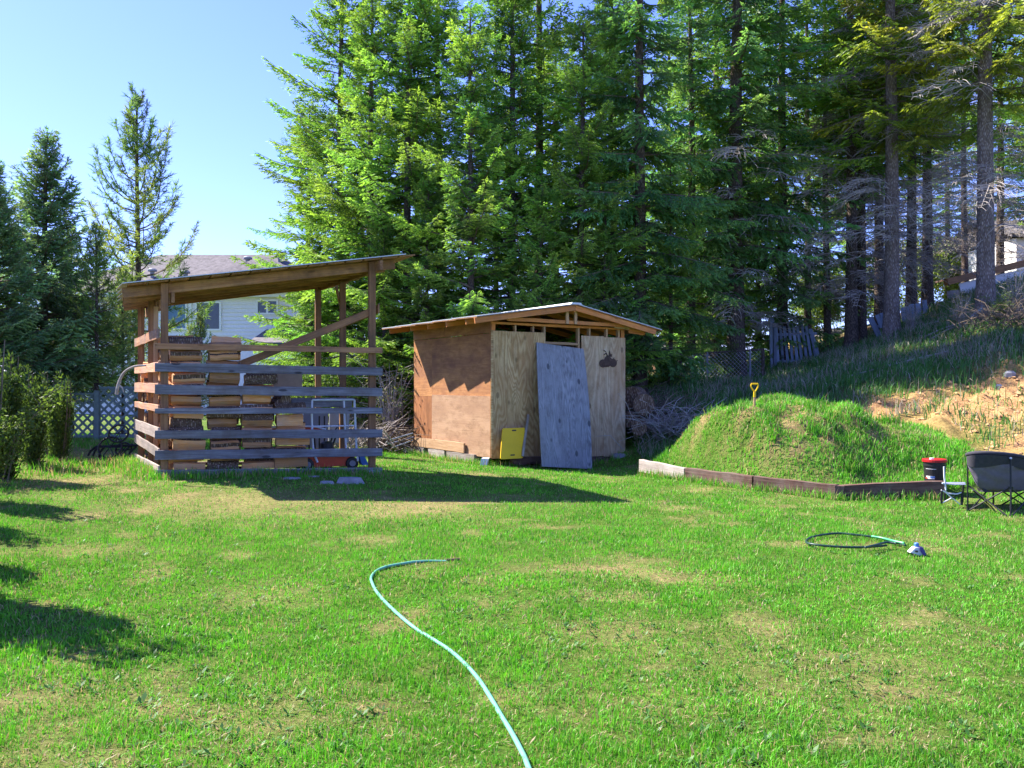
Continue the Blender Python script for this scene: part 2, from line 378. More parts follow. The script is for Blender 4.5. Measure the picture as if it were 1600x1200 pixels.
M['hose'] = plain('mint_hose', (0.14, 0.40, 0.28), rough=0.35, var=0.12, scale=10, bump=0.0, spec=0.5)
M['hose_green'] = plain('green_hose', (0.045, 0.33, 0.14), rough=0.35, var=0.2, scale=10, bump=0.0, spec=0.5)
M['hose_dark'] = plain('dark_hose', (0.018, 0.05, 0.04), rough=0.4, var=0.2, bump=0.0)
M['siding'] = plain('white_siding', (0.78, 0.76, 0.78), rough=0.7, var=0.04)
M['trim'] = plain('white_trim', (0.80, 0.80, 0.80), rough=0.6, var=0.03)
M['bluetrim'] = plain('blue_fascia', (0.06, 0.11, 0.22), rough=0.6, var=0.1)
M['pane'] = plain('window_pane', (0.035, 0.05, 0.07), rough=0.08, var=0.2, bump=0, spec=0.6)
M['blind'] = plain('blue_blind', (0.12, 0.21, 0.33), rough=0.5, var=0.08)
M['shingle'] = plain('brown_shingle', (0.135, 0.122, 0.128), rough=0.95, var=0.4, scale=5, bump=0.3)
M['brown_wall'] = plain('brown_wall', (0.20, 0.11, 0.07), rough=0.9, var=0.25, scale=3)
M['yellow_wall'] = plain('yellow_wall', (0.52, 0.36, 0.13), rough=0.8, var=0.15, scale=3)
M['lattice'] = plain('green_grey_lattice', (0.15, 0.195, 0.185), rough=0.7, var=0.2)
M['picket'] = wood('blue_grey_picket', [(0.13, 0.16, 0.22), (0.22, 0.27, 0.36), (0.32, 0.37, 0.46)], stain=(0.13, 0.13, 0.15), stain_amt=0.5)
M['bark_pine'] = bark('pine_bark', (0.50, 0.43, 0.39), (0.22, 0.17, 0.15), 20)
M['bark_dark'] = bark('fir_bark', (0.29, 0.23, 0.195), (0.11, 0.083, 0.07), 20)
M['bark_pale'] = bark('pale_bark', (0.42, 0.39, 0.35), (0.14, 0.12, 0.10), 7)
M['twig'] = plain('grey_twig', (0.32, 0.285, 0.265), rough=0.95, var=0.35, scale=3, bump=0)
M['branch'] = plain('brown_branch', (0.15, 0.115, 0.085), rough=0.95, var=0.35, scale=3, bump=0)
M['stone'] = plain('grey_stone', (0.26, 0.26, 0.28), rough=0.9, var=0.35, scale=7, bump=0.6)
M['needles'] = leaf('fir_needles', 0.50)
M['blades'] = leaf('grass_blades', 0.38, vary=0.0)

# ------------------------------------------------------------------ terrain
CP = np.array([
 (0,-5,0),(0,3,0),(-6,3,.05),(6,3,0),(-3,7,.03),(3,8,-.04),(0,11,0),(-5.2,10.5,.19),(-4.65,11,.2),(-2,11.9,.15),(-5.9,13.3,.2),(-3,14.2,.12),
 (0,13.8,-.05),(0,15.5,-.11),(2.3,16.6,-.12),(-1.8,18.3,-.12),(-.5,16,-.11),(1.5,19.6,.05),(5,9.6,-.1),(6,10.2,-.09),(2.2,14.1,-.1),(4.3,11,-.08),(5.7,11.1,-.06),(8,8,-.05),
 (-12,10,.35),(-12,20,.3),(-8,14,.32),(-9,16.5,.34),(-9,20.5,.25),(-12,16.5,.4),(-3,21,.05),
 (3,15.8,-.03),(3.0,17.6,.30),(3.4,19,.75),(3.7,22,1.4),(6.6,22.5,1.45),(5,17,.65),(6.5,16,.95),(7.2,14,.6),(7.7,12.3,.3),(9.85,16,1.57),(9,18.5,1.95),(7.3,20,1.55),
 (8.4,25,2.0),(10.2,25,2.4),(10.5,23,2.75),(12,21,3.0),(13.5,22,3.55),(13.7,27,3.9),(16.6,27,4.8),(16,20,4.0),(12,16,2.3),(10,12,.8),(14,12,1.5),
 (0,25,.7),(-5,25,.3),(2,30,1.3),(-10,40,0),(0,45,.5),(15,40,3),(30,25,5.5),(30,45,5),(-30,20,.2),(-30,45,0),(-60,60,0),(60,60,5),(0,90,1),(-60,-20,0),(60,-20,0),(0,-40,0)], float)
def _U(r2): return 0.5 * r2 * np.log(r2 + 1e-9)
_d2 = ((CP[:, None, :2] - CP[None, :, :2]) ** 2).sum(-1)
_n = len(CP); _A = np.zeros((_n + 3, _n + 3)); _A[:_n, :_n] = _U(_d2) + np.eye(_n) * 0.05
_A[:_n, _n] = 1; _A[:_n, _n + 1:] = CP[:, :2]; _A[_n:, :_n] = _A[:_n, _n:].T
_w = np.linalg.solve(_A, np.concatenate([CP[:, 2], np.zeros(3)]))
BED = np.array([(2.2,14.2),(2.75,13.1),(3.5,12.0),(4.35,11.1),(5.75,11.2),(7.2,11.6),(7.6,14.5),(4.5,15.8),(2.6,15.0)])
def bed_in(x, y):
    """signed distance into the raised bed, clipped"""
    x = np.asarray(x, float); y = np.asarray(y, float); d = np.full(x.shape, 9.0)
    n = len(BED)
    for i in range(n):
        a, b = BED[i], BED[(i + 1) % n]; e = b - a; L = np.hypot(*e)
        d = np.minimum(d, (e[0] * (y - a[1]) - e[1] * (x - a[0])) / L)
    return d
def mound(x, y):
    r = np.sqrt(((x - 4.3) / np.where(x > 4.3, 1.95, 2.2)) ** 2 + ((y - 13.5) / 2.15) ** 2)
    m = 0.89 * (1 - sstep(0.42, 1.08, r + 0.06 * (fbm(x * 1.3, y * 1.3, 2) - 0.5)))
    r2 = np.sqrt(((x - 6.0) / 1.25) ** 2 + ((y - 13.0) / 1.2) ** 2)
    m2 = 0.42 * (1 - sstep(0.2, 1.0, r2))
    return (np.maximum(m, m2) + 0.35 * np.minimum(m, m2)) * sstep(0.02, 0.55, bed_in(x, y))
def H(x, y, detail=True):
    x = np.asarray(x, float); y = np.asarray(y, float); sh = x.shape
    xf = np.clip(x.ravel(), -60, 60); yf = np.clip(y.ravel(), -40, 90)
    z = _w[_n] + _w[_n + 1] * xf + _w[_n + 2] * yf
    for k in range(_n):
        z = z + _w[k] * _U((xf - CP[k, 0]) ** 2 + (yf - CP[k, 1]) ** 2)
    z = z.reshape(sh)
    z = z + mound(x, y) + 0.10 * sstep(0.02, 0.16, bed_in(x, y))
    if detail:
        hill = sstep(0.35, 1.6, z) + 0.6 * sstep(0.15, 0.9, mound(x, y))
        z = z + (fbm(x * 0.9, y * 0.9, 3) - 0.5) * (0.04 + 0.30 * np.clip(hill, 0, 1)) + (fbm(x * 3.7, y * 3.7, 5) - 0.5) * (0.015 + 0.20 * np.clip(hill, 0, 1) + 0.22 * soil(x, y))
    return z
def h1(x, y): return float(H(np.array([x]), np.array([y]))[0])

def patches(x, y):
    """how dry the turf is"""
    d = sstep(0.52, 0.78, fbm(x * 0.75, y * 0.75, 1)) * 0.42 + sstep(0.55, 0.78, fbm(x * 2.6 + 3, y * 2.6, 4)) * 0.6
    for px, py, rx, ry, s in ((370,800,230,26,.8),(170,745,140,26,.9),(90,1090,170,40,.65),(300,1118,90,14,.6),(1000,893,90,14,.75),(830,888,60,9,.5),(1120,905,50,9,.6),
                              (660,800,140,16,.5),(640,962,30,12,.8),(1330,845,100,8,.5),(760,905,40,8,.4),(420,930,120,25,.4),(950,1000,130,30,.3),(1030,1100,160,30,.3),(120,870,120,12,.6)):
        Y = F * EYE / (py - 600); X = (px - 800) / F * Y; rX = rx / F * Y; rY = ry * Y * Y / (F * EYE)
        q = ((x - X) / rX) ** 2 + ((y - Y) / rY) ** 2
        d = d + s * np.exp(-q * 1.2)
    for X, Y, rX, rY, s in ((-6.9, 13.6, 1.5, .9, 1.0), (-6.4, 12.0, 1.0, .5, .8), (-5.6, 10.6, 1.2, .35, .7), (-8.6, 15.2, 1.6, .7, .9)):
        d = d + s * np.exp(-(((x - X) / rX) ** 2 + ((y - Y) / rY) ** 2)) * (.5 + fbm(x * 3, y * 3, 5))
    return np.clip(d, 0, 1)
def soil(x, y):
    """bare orange earth on the bank"""
    q = np.exp(-(((x - 8.8) / 2.9) ** 2 + ((y - 15.2 - 0.25 * (x - 9)) / 2.0) ** 2) * 1.0)
    q2 = np.exp(-(((x - 7.2) / 1.8) ** 2 + ((y - 15.8) / 0.8) ** 2)) * 1.2
    q3 = np.exp(-(((x - 8.2) / 1.6) ** 2 + ((y - 12.8) / 1.3) ** 2))
    return np.clip(1.7 * np.maximum(np.maximum(q, q2 * 0.9), q3 * 0.75) * (0.45 + 0.9 * fbm(x * 1.6, y * 1.6, 6)) - 0.38, 0, 1)
def woods(x, y):
    """forest floor"""
    return np.clip(sstep(18.2, 20.5, y + 0.8 * (fbm(x * .7, y * .7, 2) - .5) + 0.0 * x) * sstep(-7.5, -5.5, x), 0, 1)

def axis(lo, hi, step, far, n):
    a = np.arange(lo, hi + step / 2, step); t = np.linspace(0, 1, n + 1)[1:] ** 2.2
    return np.concatenate([(lo - (lo + far) * t)[::-1], a, hi + (far - hi) * t])
gx = axis(-9, 15, 0.10, 420, 40); gy = axis(2, 25, 0.10, 420, 40)
XX, YY = np.meshgrid(gx, gy, indexing='ij'); ZZ = H(XX, YY)
nx, ny = XX.shape
i, j = np.meshgrid(np.arange(nx - 1), np.arange(ny - 1), indexing='ij'); b = (i * ny + j).ravel()
dryg = patches(XX, YY)[..., None]; sg = soil(XX, YY)[..., None]; wg = woods(XX, YY)[..., None]
turf = np.array([0.085, 0.17, 0.025]) * (1 - dryg) + np.array([0.28, 0.245, 0.11]) * dryg
turf = turf * (0.75 + 0.5 * fbm(XX * 5, YY * 5, 3)[..., None])
mg = sstep(0.12, 0.6, mound(XX, YY))[..., None] * 0.6 * sstep(0.48, 0.64, fbm(XX * 5.0, YY * 6.5, 7))[..., None]
turf = turf * (1 - mg) + np.array([0.34, 0.22, 0.13]) * mg
hillg = (sstep(2.4, 3.2, XX) * sstep(16.5, 17.5, YY + 0.0 * XX))[..., None]
turf = turf * (1 - 0.6 * hillg) + np.array([0.16, 0.13, 0.085]) * 0.6 * hillg
glade_sun = sstep(29, 33, YY)[..., None]; wg_c = np.array([0.13, 0.095, 0.06]) * (1 - glade_sun) + np.array([0.27, 0.29, 0.12]) * glade_sun  # ground past the trunks paler: grass, with the clearing's sunlight in the colour
colg = turf * (1 - wg) + wg_c * wg
colg = colg * (1 - sg) + np.array([0.49, 0.29, 0.145]) * sg * (0.75 + 0.5 * fbm(XX * 4, YY * 4, 1)[..., None]) + 0 * sg
def ground_mat():
    m, nt, out = newmat('ground_soil'); b = nd(nt, 'ShaderNodeBsdfPrincipled', Roughness=0.95); b.inputs['Specular IOR Level'].default_value = 0.05
    at = nd(nt, 'ShaderNodeAttribute', attribute_name='col')
    v = coords(nt, (1, 1, 1), False)
    n = nd(nt, 'ShaderNodeTexNoise', Scale=22.0, Detail=8.0, Roughness=0.75); nt.links.new(v, n.inputs['Vector'])
    r = ramp(nt, [(0.32, (0.45, 0.42, 0.38)), (0.68, (1.25, 1.2, 1.1))]); nt.links.new(n.outputs[0], r.inputs[0])
    nt.links.new(mix(nt, 1.0, at.outputs['Color'], r.outputs[0], 'MULTIPLY'), b.inputs['Base Color'])
    bp = nd(nt, 'ShaderNodeBump', Strength=0.8, Distance=0.05); nt.links.new(n.outputs[0], bp.inputs['Height']); nt.links.new(bp.outputs[0], b.inputs['Normal'])
    nt.links.new(b.outputs[0], out.inputs[0]); return m
g = G(); g.add(np.stack([XX, YY, ZZ], -1).reshape(-1, 3), [np.stack([b, b + ny, b + ny + 1, b + 1], 1)], 0, colg.reshape(-1, 3))
ground = g.build('ground', ground_mat(), smooth=True); tag(ground, 'sloping yard ground of lawn, bare bank and forest floor', kind='structure')

# ------------------------------------------------------------------ grass
def blades(name, X, Y, hgt, wid, col, lean=0.5, label=None, curved=True, lean_k=None):
    n = len(X); Z = H(X, Y) - 0.012
    az = rng.random(n) * 2 * math.pi; ln = np.abs(rng.normal(0, lean, n)); la = rng.random(n) * 2 * math.pi
    base = np.stack([X, Y, Z], 1); side = np.stack([np.cos(az), np.sin(az), np.zeros(n)], 1) * (wid / 2)[:, None]
    ln = ln * (lean_k if lean_k is not None else 1.0); ld = np.stack([np.cos(la), np.sin(la), np.zeros(n)], 1)
    h = hgt[:, None]; k = ln[:, None]
    up = np.array([0, 0, 1.0])
    tip = base + up * h / np.sqrt(1 + k * k) + ld * h * k / np.sqrt(1 + k * k)
    g = G(); colf = col.astype(np.float32)
    if curved:
        mid = base + up * h * 0.55 + ld * h * 0.25 * k
        V = np.stack([base - side, base + side, mid + side * 0.8, mid - side * 0.8, tip], 1).reshape(-1, 3)
        o = np.arange(n) * 5
        g.add(V, [np.stack([o, o + 1, o + 2, o + 3], 1), np.stack([o + 3, o + 2, o + 4], 1)], 0, np.repeat(colf, 5, 0))
    else:
        V = np.stack([base - side, base + side, tip], 1).reshape(-1, 3); o = np.arange(n) * 3
        g.add(V, [np.stack([o, o + 1, o + 2], 1)], 0, np.repeat(colf, 3, 0))
    ob = g.build(name, M['blades']); return tag(ob, label, 'grass', kind='stuff')

def turf_cols(x, y, d):
    n = len(x); t = rng.random(n)[:, None]; big = fbm(x * .45, y * .45, 6)[:, None]; mid = fbm(x * 3.1, y * 3.1, 3)[:, None]
    gr = np.array([0.06, 0.30, 0.012]) * (1 - t) + np.array([0.15, 0.47, 0.026]) * t
    yel = np.array([0.15, 0.36, 0.022]); gr = gr * (1 - .35 * big) + yel * .35 * big
    gr = gr * (0.55 + 0.9 * mid)
    dr = np.array([0.42, 0.33, 0.18]) * (0.5 + 0.85 * rng.random(n)[:, None])
    k = (rng.random(n) < d)[:, None]
    return np.where(k, dr, gr)
def lawn_pts(n, y0, y1, p):
    u = rng.random(n); a = 1 - p
    Y = (y0 ** a + u * (y1 ** a - y0 ** a)) ** (1 / a)
    X = (rng.random(n) * 2 - 1) * (0.72 * Y + 0.7)
    return X, Y
def keep_lawn(X, Y):
    k = (bed_in(X, Y) < 0.0) & (woods(X, Y) < 0.5) & (soil(X, Y) < 0.15) & ~((X > 2.6) & (Y > 15.2 + 0 * X)) & ~((X > 7.6) & (Y > 11.8))
    # under the wood shelter and the shed
    a = (X + 4.65) * 0.938 + (Y - 11) * 0.346; c = -(X + 4.65) * 0.346 + (Y - 11) * 0.938
    k &= ~((a > 0.05) & (a < 2.85) & (c > 0.1) & (c < 2.4))
    a = (X + .39) * .871 + (Y - 15.85) * .491; c = -(X + .39) * .491 + (Y - 15.85) * .871
    k &= ~((a > 0) & (a < 3.1) & (c > 0) & (c < 3.3))
    return k
for nm, y0, y1, n, curved, lab in (('lawn_grass', 2.6, 6.5, 215000, True, 'bright green short lawn in the foreground with dry straw patches'),
                                   ('lawn_grass', 6.5, 19.5, 370000, False, 'mown green lawn reaching back to the sheds with dry straw patches')):
    X, Y = lawn_pts(n, y0, y1, 1.25); d = np.clip(patches(X, Y) * .75 + 0.75 * sstep(.54, .74, fbm(X * 6.5, Y * 6.5, 2)) + .35 * sstep(.55, .72, fbm(X * 15, Y * 15, 5)), 0, 1)
    k = keep_lawn(X, Y) & (rng.random(n) > d * 0.5); X, Y, d = X[k], Y[k], d[k]; n = len(X)
    tuft = 0.55 + 0.9 * fbm(X * 1.8, Y * 1.8, 2)
    hh = (0.020 + 0.033 * rng.random(n)) * tuft * (1 - 0.40 * d); ww = np.maximum(0.0042, 0.00125 * Y) * (0.7 + 0.6 * rng.random(n))
    blades(nm, X, Y, hh * (1.15 if curved else 1.25), ww, turf_cols(X, Y, np.clip(d * 0.36 + 0.08, 0, 1)), 0.6, lab, curved, 1 + 2.2 * d * rng.random(n))
# mound
n = 120000; X = 2.0 + 6.2 * rng.random(n); Y = 11.0 + 5.2 * rng.random(n)
dm = np.clip(0.6 * sstep(0.48, 0.64, fbm(X * 5.0, Y * 6.5, 7)) * sstep(.12, .6, mound(X, Y)) + 0.10, 0, 1)
k = (bed_in(X, Y) > 0.07) & (soil(X, Y) < 0.35) & (rng.random(n) > 0.62 * dm); X, Y, dm = X[k], Y[k], dm[k]; n = len(X)
tf = fbm(X * 1.7 + 9, Y * 1.7, 3)
c = turf_cols(X, Y, 0.12 + dm * 0.62); c = c * (0.9 + 0.5 * tf[:, None])
blades('mound_grass', X, Y, (0.035 + 0.105 * rng.random(n) ** 1.5) * (0.35 + 1.2 * tf) * (1 - 0.5 * dm), np.full(n, 0.010) * (0.7 + 0.6 * rng.random(n)), c, 0.6, 'rough green grass with straw tufts growing over the earth mound', True)
# taller clumps on the mound
nc = 70; cx0 = 2.4 + 4.6 * rng.random(nc); cy0 = 11.4 + 3.6 * rng.random(nc); X = np.repeat(cx0, 45) + rng.normal(0, .055, nc * 45); Y = np.repeat(cy0, 45) + rng.normal(0, .055, nc * 45)
k = (bed_in(X, Y) > .08) & (soil(X, Y) < .3); X, Y = X[k], Y[k]; n = len(X)
blades('grass_clumps', X, Y, .09 + .13 * rng.random(n), np.full(n, .012), turf_cols(X, Y, np.full(n, .12)) * .85, .5, 'tall green clumps of grass standing on the mound', True)
# bank: dark green and grey straw
n = 150000; X = 2.4 + 14 * rng.random(n); Y = 13.0 + 14 * rng.random(n)
k = ((((X > 2.6) & (Y > 15.0)) | (X > 7.2)) & (bed_in(X, Y) < 0.0) & (X < Y * 0.68 + 1) & (rng.random(n) > soil(X, Y) * 0.90)); X, Y = X[k], Y[k]; n = len(X)
k2 = rng.random(n) < (0.35 + 0.65 * fbm(X * 1.1, Y * 1.1, 4)); X, Y = X[k2], Y[k2]; n = len(X)
st = sstep(0.40, 0.62, fbm(X * 0.9 + 5, Y * 0.9, 5)); t = rng.random(n)[:, None]
gr = np.array([0.055, 0.17, 0.035]) * (1 - t) + np.array([0.11, 0.29, 0.05]) * t
dr = (np.array([0.30, 0.255, 0.19]) * (1 - t) + np.array([0.44, 0.40, 0.33]) * t)
c = np.where((rng.random(n) < 0.12 + 0.40 * st)[:, None], dr, gr)
blades('bank_grass', X, Y, (0.09 + 0.24 * rng.random(n)) * (0.55 + 0.9 * fbm(X * 1.6, Y * 1.6, 1)), np.full(n, 0.017) * (0.6 + 0.7 * rng.random(n)), c, 0.75, 'long dark green and straw grass on the shaded bank', True)
# weeds round the shelter, along the ties and at the fringe
def strip(pts, n, spread):
    pts = np.array(pts, float); seg = rng.integers(0, len(pts) - 1, n); t = rng.random(n)[:, None]
    q = pts[seg] * (1 - t) + pts[seg + 1] * t + rng.normal(0, spread, (n, 2)); return q[:, 0], q[:, 1]
ws = [strip([(-6.1, 13.2), (-4.75, 10.95)], 3500, .14), strip([(-4.7, 10.88), (-1.8, 11.9)], 2600, .07), strip([(-9.5, 12), (-7, 12.5), (-6.2, 11.5)], 3500, .5),
      strip([(2.15, 14.0), (2.7, 13.0), (3.45, 11.93), (4.3, 11.0), (5.7, 11.0)], 2200, .04), strip([(-2.3, 18.4), (-.5, 15.75), (2.4, 17.2)], 2600, .08), strip([(-10, 15.6), (-6.8, 15.8)], 6000, .5)]
X = np.concatenate([a for a, _ in ws]); Y = np.concatenate([a for _, a in ws]); n = len(X)
blades('tall_weeds', X, Y, 0.06 + 0.12 * rng.random(n) ** 2, np.full(n, 0.010), turf_cols(X, Y, np.full(n, 0.3)), 0.45, 'taller weeds and grass left along the shed walls and timbers', True)

rgc = np.random.default_rng(77); g = G(); X = 5.8 + 5.5 * rgc.random(2600); Y = 12.0 + 5.5 * rgc.random(2600); kk = (soil(X, Y) > .35) & (bed_in(X, Y) < 0) ; X, Y = X[kk], Y[kk]; Z = H(X, Y)
sc = np.array([[1, 0, 0], [0, 1, 0], [-1, 0, 0], [0, -1, 0], [0, 0, .8]]); fc_ = np.array([[0, 1, 4], [1, 2, 4], [2, 3, 4], [3, 0, 4]])
for x, y, z in zip(X, Y, Z):
    r = .015 + .055 * rgc.random() ** 3; g.add(sc * r * rgc.uniform(.6, 1.3, (5, 3)) + np.array([x, y, z - .004]), [fc_], 0)
tag(g.build('soil_clods', plain('orange_soil', (.46, .27, .13), rough=.95, var=.35, scale=6)), 'clods of orange earth lying on the bare bank', 'soil', kind='stuff')

# broad-leaved weeds and litter in the turf
def rosettes(nm, n, lab, c0, c1, r0, r1, k, y0, y1, flat, seed, wd=.24):
    global rng
    X, Y = lawn_pts(n, y0, y1, 1.3); q = keep_lawn(X, Y) & (fbm(X * .9, Y * .9, seed) > .47); X, Y = X[q], Y[q]; n = len(X); R_ = r0 + (r1 - r0) * rng.random(n)
    X, Y, R_ = np.repeat(X, k), np.repeat(Y, k), np.repeat(R_, k); n = len(X); X = X + rng.normal(0, .012, n); Y = Y + rng.normal(0, .012, n); Z = H(X, Y) + .006
    a = rng.random(n) * 6.283; d = np.stack([np.cos(a), np.sin(a), flat * rng.random(n)], 1); s = np.stack([-np.sin(a), np.cos(a), np.zeros(n)], 1); B_ = np.stack([X, Y, Z], 1); L_ = (R_ * (.6 + .7 * rng.random(n)))[:, None]
    V = np.stack([B_, B_ + d * L_ * .55 + s * L_ * wd, B_ + d * L_, B_ + d * L_ * .55 - s * L_ * wd], 1).reshape(-1, 3); t = rng.random(n)[:, None]
    g = G(); g.add(V, [np.arange(n * 4).reshape(-1, 4)], 0, np.repeat(np.array(c0) * (1 - t) + np.array(c1) * t, 4, 0)); tag(g.build(nm, M['blades']), lab, 'ground cover', kind='stuff')
rosettes('lawn_weeds', 3000, 'low broad leaved weeds and clover scattered through the lawn', (.03, .11, .015), (.07, .20, .03), .014, .034, 6, 2.8, 14, .9, 4)
rosettes('fallen_litter', 9000, 'dead leaves and needles lying in the turf', (.20, .13, .07), (.46, .36, .22), .015, .042, 1, 2.8, 15, .5, 1, .09)

# ------------------------------------------------------------------ trees
def needle_cards(base, d, L, W, rg):
    """narrow diamond quads; base (n,3), direction d (n,3)"""
    n = len(base); r = rg.normal(size=(n, 3)); s = np.cross(d, r); s /= np.linalg.norm(s, axis=1, keepdims=True) + 1e-9
    L = L[:, None]; W = W[:, None]
    return np.stack([base, base + d * L * .45 + s * W / 2, base + d * L, base + d * L * .45 - s * W / 2], 1)

def bough(L, seed, droop=0.30, up=0.22, step=0.115, spread=0.95, nl=0.125, nw=0.042, hang=0.40, dense=1.0, bare=0.15):
    """one flat conifer bough along +X: needle quads (n,4,3), tint (n), axis polyline"""
    rg = np.random.default_rng(seed); B = []; D = []; T = []; twigs = []
    ax = lambda s: np.array([s, 0.05 * L * math.sin(3 * s / L + seed), -droop * L * (s / L) ** 1.5 + up * L * (s / L) ** 3])
    s = bare * L; k = 0
    while s < L:
        for sd in (-1, 1):
            if rg.random() > 0.93 * dense: continue
            tl = min(0.62, 0.42 * (L - s) + 0.13) * rg.uniform(.65, 1.2) * spread
            a = math.radians(rg.uniform(42, 66)) * sd
            d = np.array([math.cos(a), math.sin(a), -hang * rg.uniform(.3, 1.5)]); d /= np.linalg.norm(d)
            p0 = ax(s); m = max(2, int(tl / (nl * 0.42)))
            for q in range(m):
                u = (q + 0.4) / m * tl
                p = p0 + d * u + np.array([0, 0, -hang * 0.5 * u * u])
                for s2 in (-1, 1):
                    b = s2 * math.radians(rg.uniform(22, 48)); e = np.array([d[0] * math.cos(b) - d[1] * math.sin(b), d[0] * math.sin(b) + d[1] * math.cos(b), d[2] + rg.uniform(-.35, .3)])
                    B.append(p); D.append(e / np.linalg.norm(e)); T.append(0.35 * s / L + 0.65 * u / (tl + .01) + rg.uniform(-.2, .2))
            twigs.append((p0, p0 + d * tl * .8))
        s += step * rg.uniform(.8, 1.25)
    e = ax(L) - ax(L * .9); e /= np.linalg.norm(e)
    for q in range(8):
        B.append(ax(L * (.9 + .012 * q))); r = e + rg.normal(0, .4, 3); D.append(r / np.linalg.norm(r)); T.append(1.0)
    B, D, T = np.array(B), np.array(D), np.array(T); n = len(B)
    Q = needle_cards(B, D, nl * rg.uniform(.7, 1.35, n), nw * rg.uniform(.7, 1.3, n), rg)
    return Q, np.clip(T, 0, 1), [ax(L * t) for t in np.linspace(0, .97, 6)], twigs

def pine_bough(L, seed, up=0.35, tufts=1.0, nl=0.13, nw=0.016):
    rg = np.random.default_rng(seed); B = []; D = []; T = []; twigs = []
    ax = lambda s: np.array([s, 0.06 * L * math.sin(2.5 * s / L + seed), -0.08 * L * math.sin(math.pi * s / L) + up * L * (s / L) ** 2])
    def tuft(p, d, m):
        for q in range(m):
            e = d + rg.normal(0, .55, 3); B.append(p - d * rg.uniform(0, .16)); D.append(e / np.linalg.norm(e)); T.append(rg.uniform(0, 1))
    s = 0.3 * L
    while s < L:
        for sd in (-1, 1):
            if rg.random() > .85 * tufts: continue
            tl = min(.5, .35 * (L - s) + .12) * rg.uniform(.6, 1.2); a = math.radians(rg.uniform(35, 65)) * sd
            d = np.array([math.cos(a), math.sin(a), rg.uniform(0, .5)]); d /= np.linalg.norm(d); p = ax(s)
            for u in np.arange(tl, 0.05, -0.14): tuft(p + d * u, d, 15)
            twigs.append((p, p + d * tl))
        s += 0.16 * rg.uniform(.7, 1.3)
    e = ax(L) - ax(L * .9); e /= np.linalg.norm(e)
    for u in (0, .1, .2): tuft(ax(L) - e * u, e, 18)
    B, D, T = np.array(B), np.array(D), np.array(T); n = len(B)
    return needle_cards(B, D, nl * rg.uniform(.7, 1.3, n), np.full(n, nw), rg), T, [ax(L * t) for t in np.linspace(0, .97, 6)], twigs

def dead_bough(L, seed, droop=.5):
    rg = np.random.default_rng(seed); lines = []
    ax = lambda s: np.array([s, .1 * L * math.sin(2.2 * s / L + seed), .18 * L * (s / L) - droop * L * (s / L) ** 2.2])
    lines.append(([ax(L * t) for t in np.linspace(0, 1, 7)], .016, .006))
    s = .2 * L
    while s < L:
        for sd in (-1, 1):
            if rg.random() > .75: continue
            tl = min(.8, .5 * (L - s) + .15) * rg.uniform(.5, 1.2); a = math.radians(rg.uniform(30, 75)) * sd
            d = np.array([math.cos(a), math.sin(a), rg.uniform(-.3, .25)]); p = ax(s)
            pts = [p + d * u + np.array([0, 0, -.6 * u * u]) + rg.normal(0, .012, 3) for u in np.linspace(0, tl, 4)]
            lines.append((pts, .010, .005))
            for q in range(rg.integers(1, 5)):
                u = rg.uniform(.3, 1); p2 = pts[0] + (pts[-1] - pts[0]) * u; e = d + rg.normal(0, .6, 3); e[2] -= .35
                lines.append(([p2, p2 + e * tl * .25, p2 + e * tl * .4 + np.array([0, 0, -.05])], .007, .004))
        s += .15 * rg.uniform(.7, 1.4)
    return lines

FIR = {L: [bough(L, 100 + 7 * k + int(L * 10)) for k in range(3)] for L in (.5, .9, 1.4, 2.0, 2.6, 3.3)}
FIRH = {L: [bough(L, 300 + 7 * k + int(L * 10), droop=.42, up=.12, hang=.75, spread=1.0) for k in range(3)] for L in (.5, .9, 1.4, 2.0, 2.6)}
SPR = {L: [bough(L, 500 + 7 * k + int(L * 10), droop=.12, up=.22, step=.085, nl=.075, nw=.024, hang=.35, spread=.75) for k in range(3)] for L in (.4, .8, 1.2, 1.7)}
PIN = {L: [pine_bough(L, 700 + 7 * k + int(L * 10)) for k in range(3)] for L in (.5, 1.0, 1.6, 2.2)}
DED = {L: [dead_bough(L, 900 + 7 * k + int(L * 10)) for k in range(4)] for L in (1.0, 1.6, 2.3)}

def pick(lib, L, rg):
    key = min(lib, key=lambda q: abs(q - L)); return lib[key][rg.integers(0, len(lib[key]))], L / key
def orient(az, el, roll=0.0):
    ca, sa, ce, se = math.cos(az), math.sin(az), math.cos(el), math.sin(el); cr, sr = math.cos(roll), math.sin(roll)
    Rz = np.array([[ca, -sa, 0], [sa, ca, 0], [0, 0, 1]]); Ry = np.array([[ce, 0, -se], [0, 1, 0], [se, 0, ce]]); Rx = np.array([[1, 0, 0], [0, cr, -sr], [0, sr, cr]])
    return Rz @ Ry @ Rx
def put_bough(g, lib, L, p, az, el, rg, cold, coln, tintshift=0.0, wood_mi=1, twigs=True):
    (Q, T, ax, tw), s = pick(lib, L, rg); R = orient(az, el, rg.uniform(-.25, .25)); n = len(Q)
    V = (Q.reshape(-1, 3) @ R.T) * s + p
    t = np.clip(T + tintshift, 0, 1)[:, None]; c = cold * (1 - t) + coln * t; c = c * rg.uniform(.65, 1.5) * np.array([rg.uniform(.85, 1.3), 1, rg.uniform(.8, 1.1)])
    g.add(V, [np.arange(n * 4).reshape(-1, 4)], 0, np.repeat(c, 4, 0))
    A = np.array(ax) @ R.T * s + p
    tube(g, A, np.linspace(.012 + .008 * L, .004, len(A)), 3, wood_mi, False)
    if twigs:
        for a, b in tw[::2]:
            tube(g, np.array([a, b]) @ R.T * s + p, .005, 3, wood_mi, False)
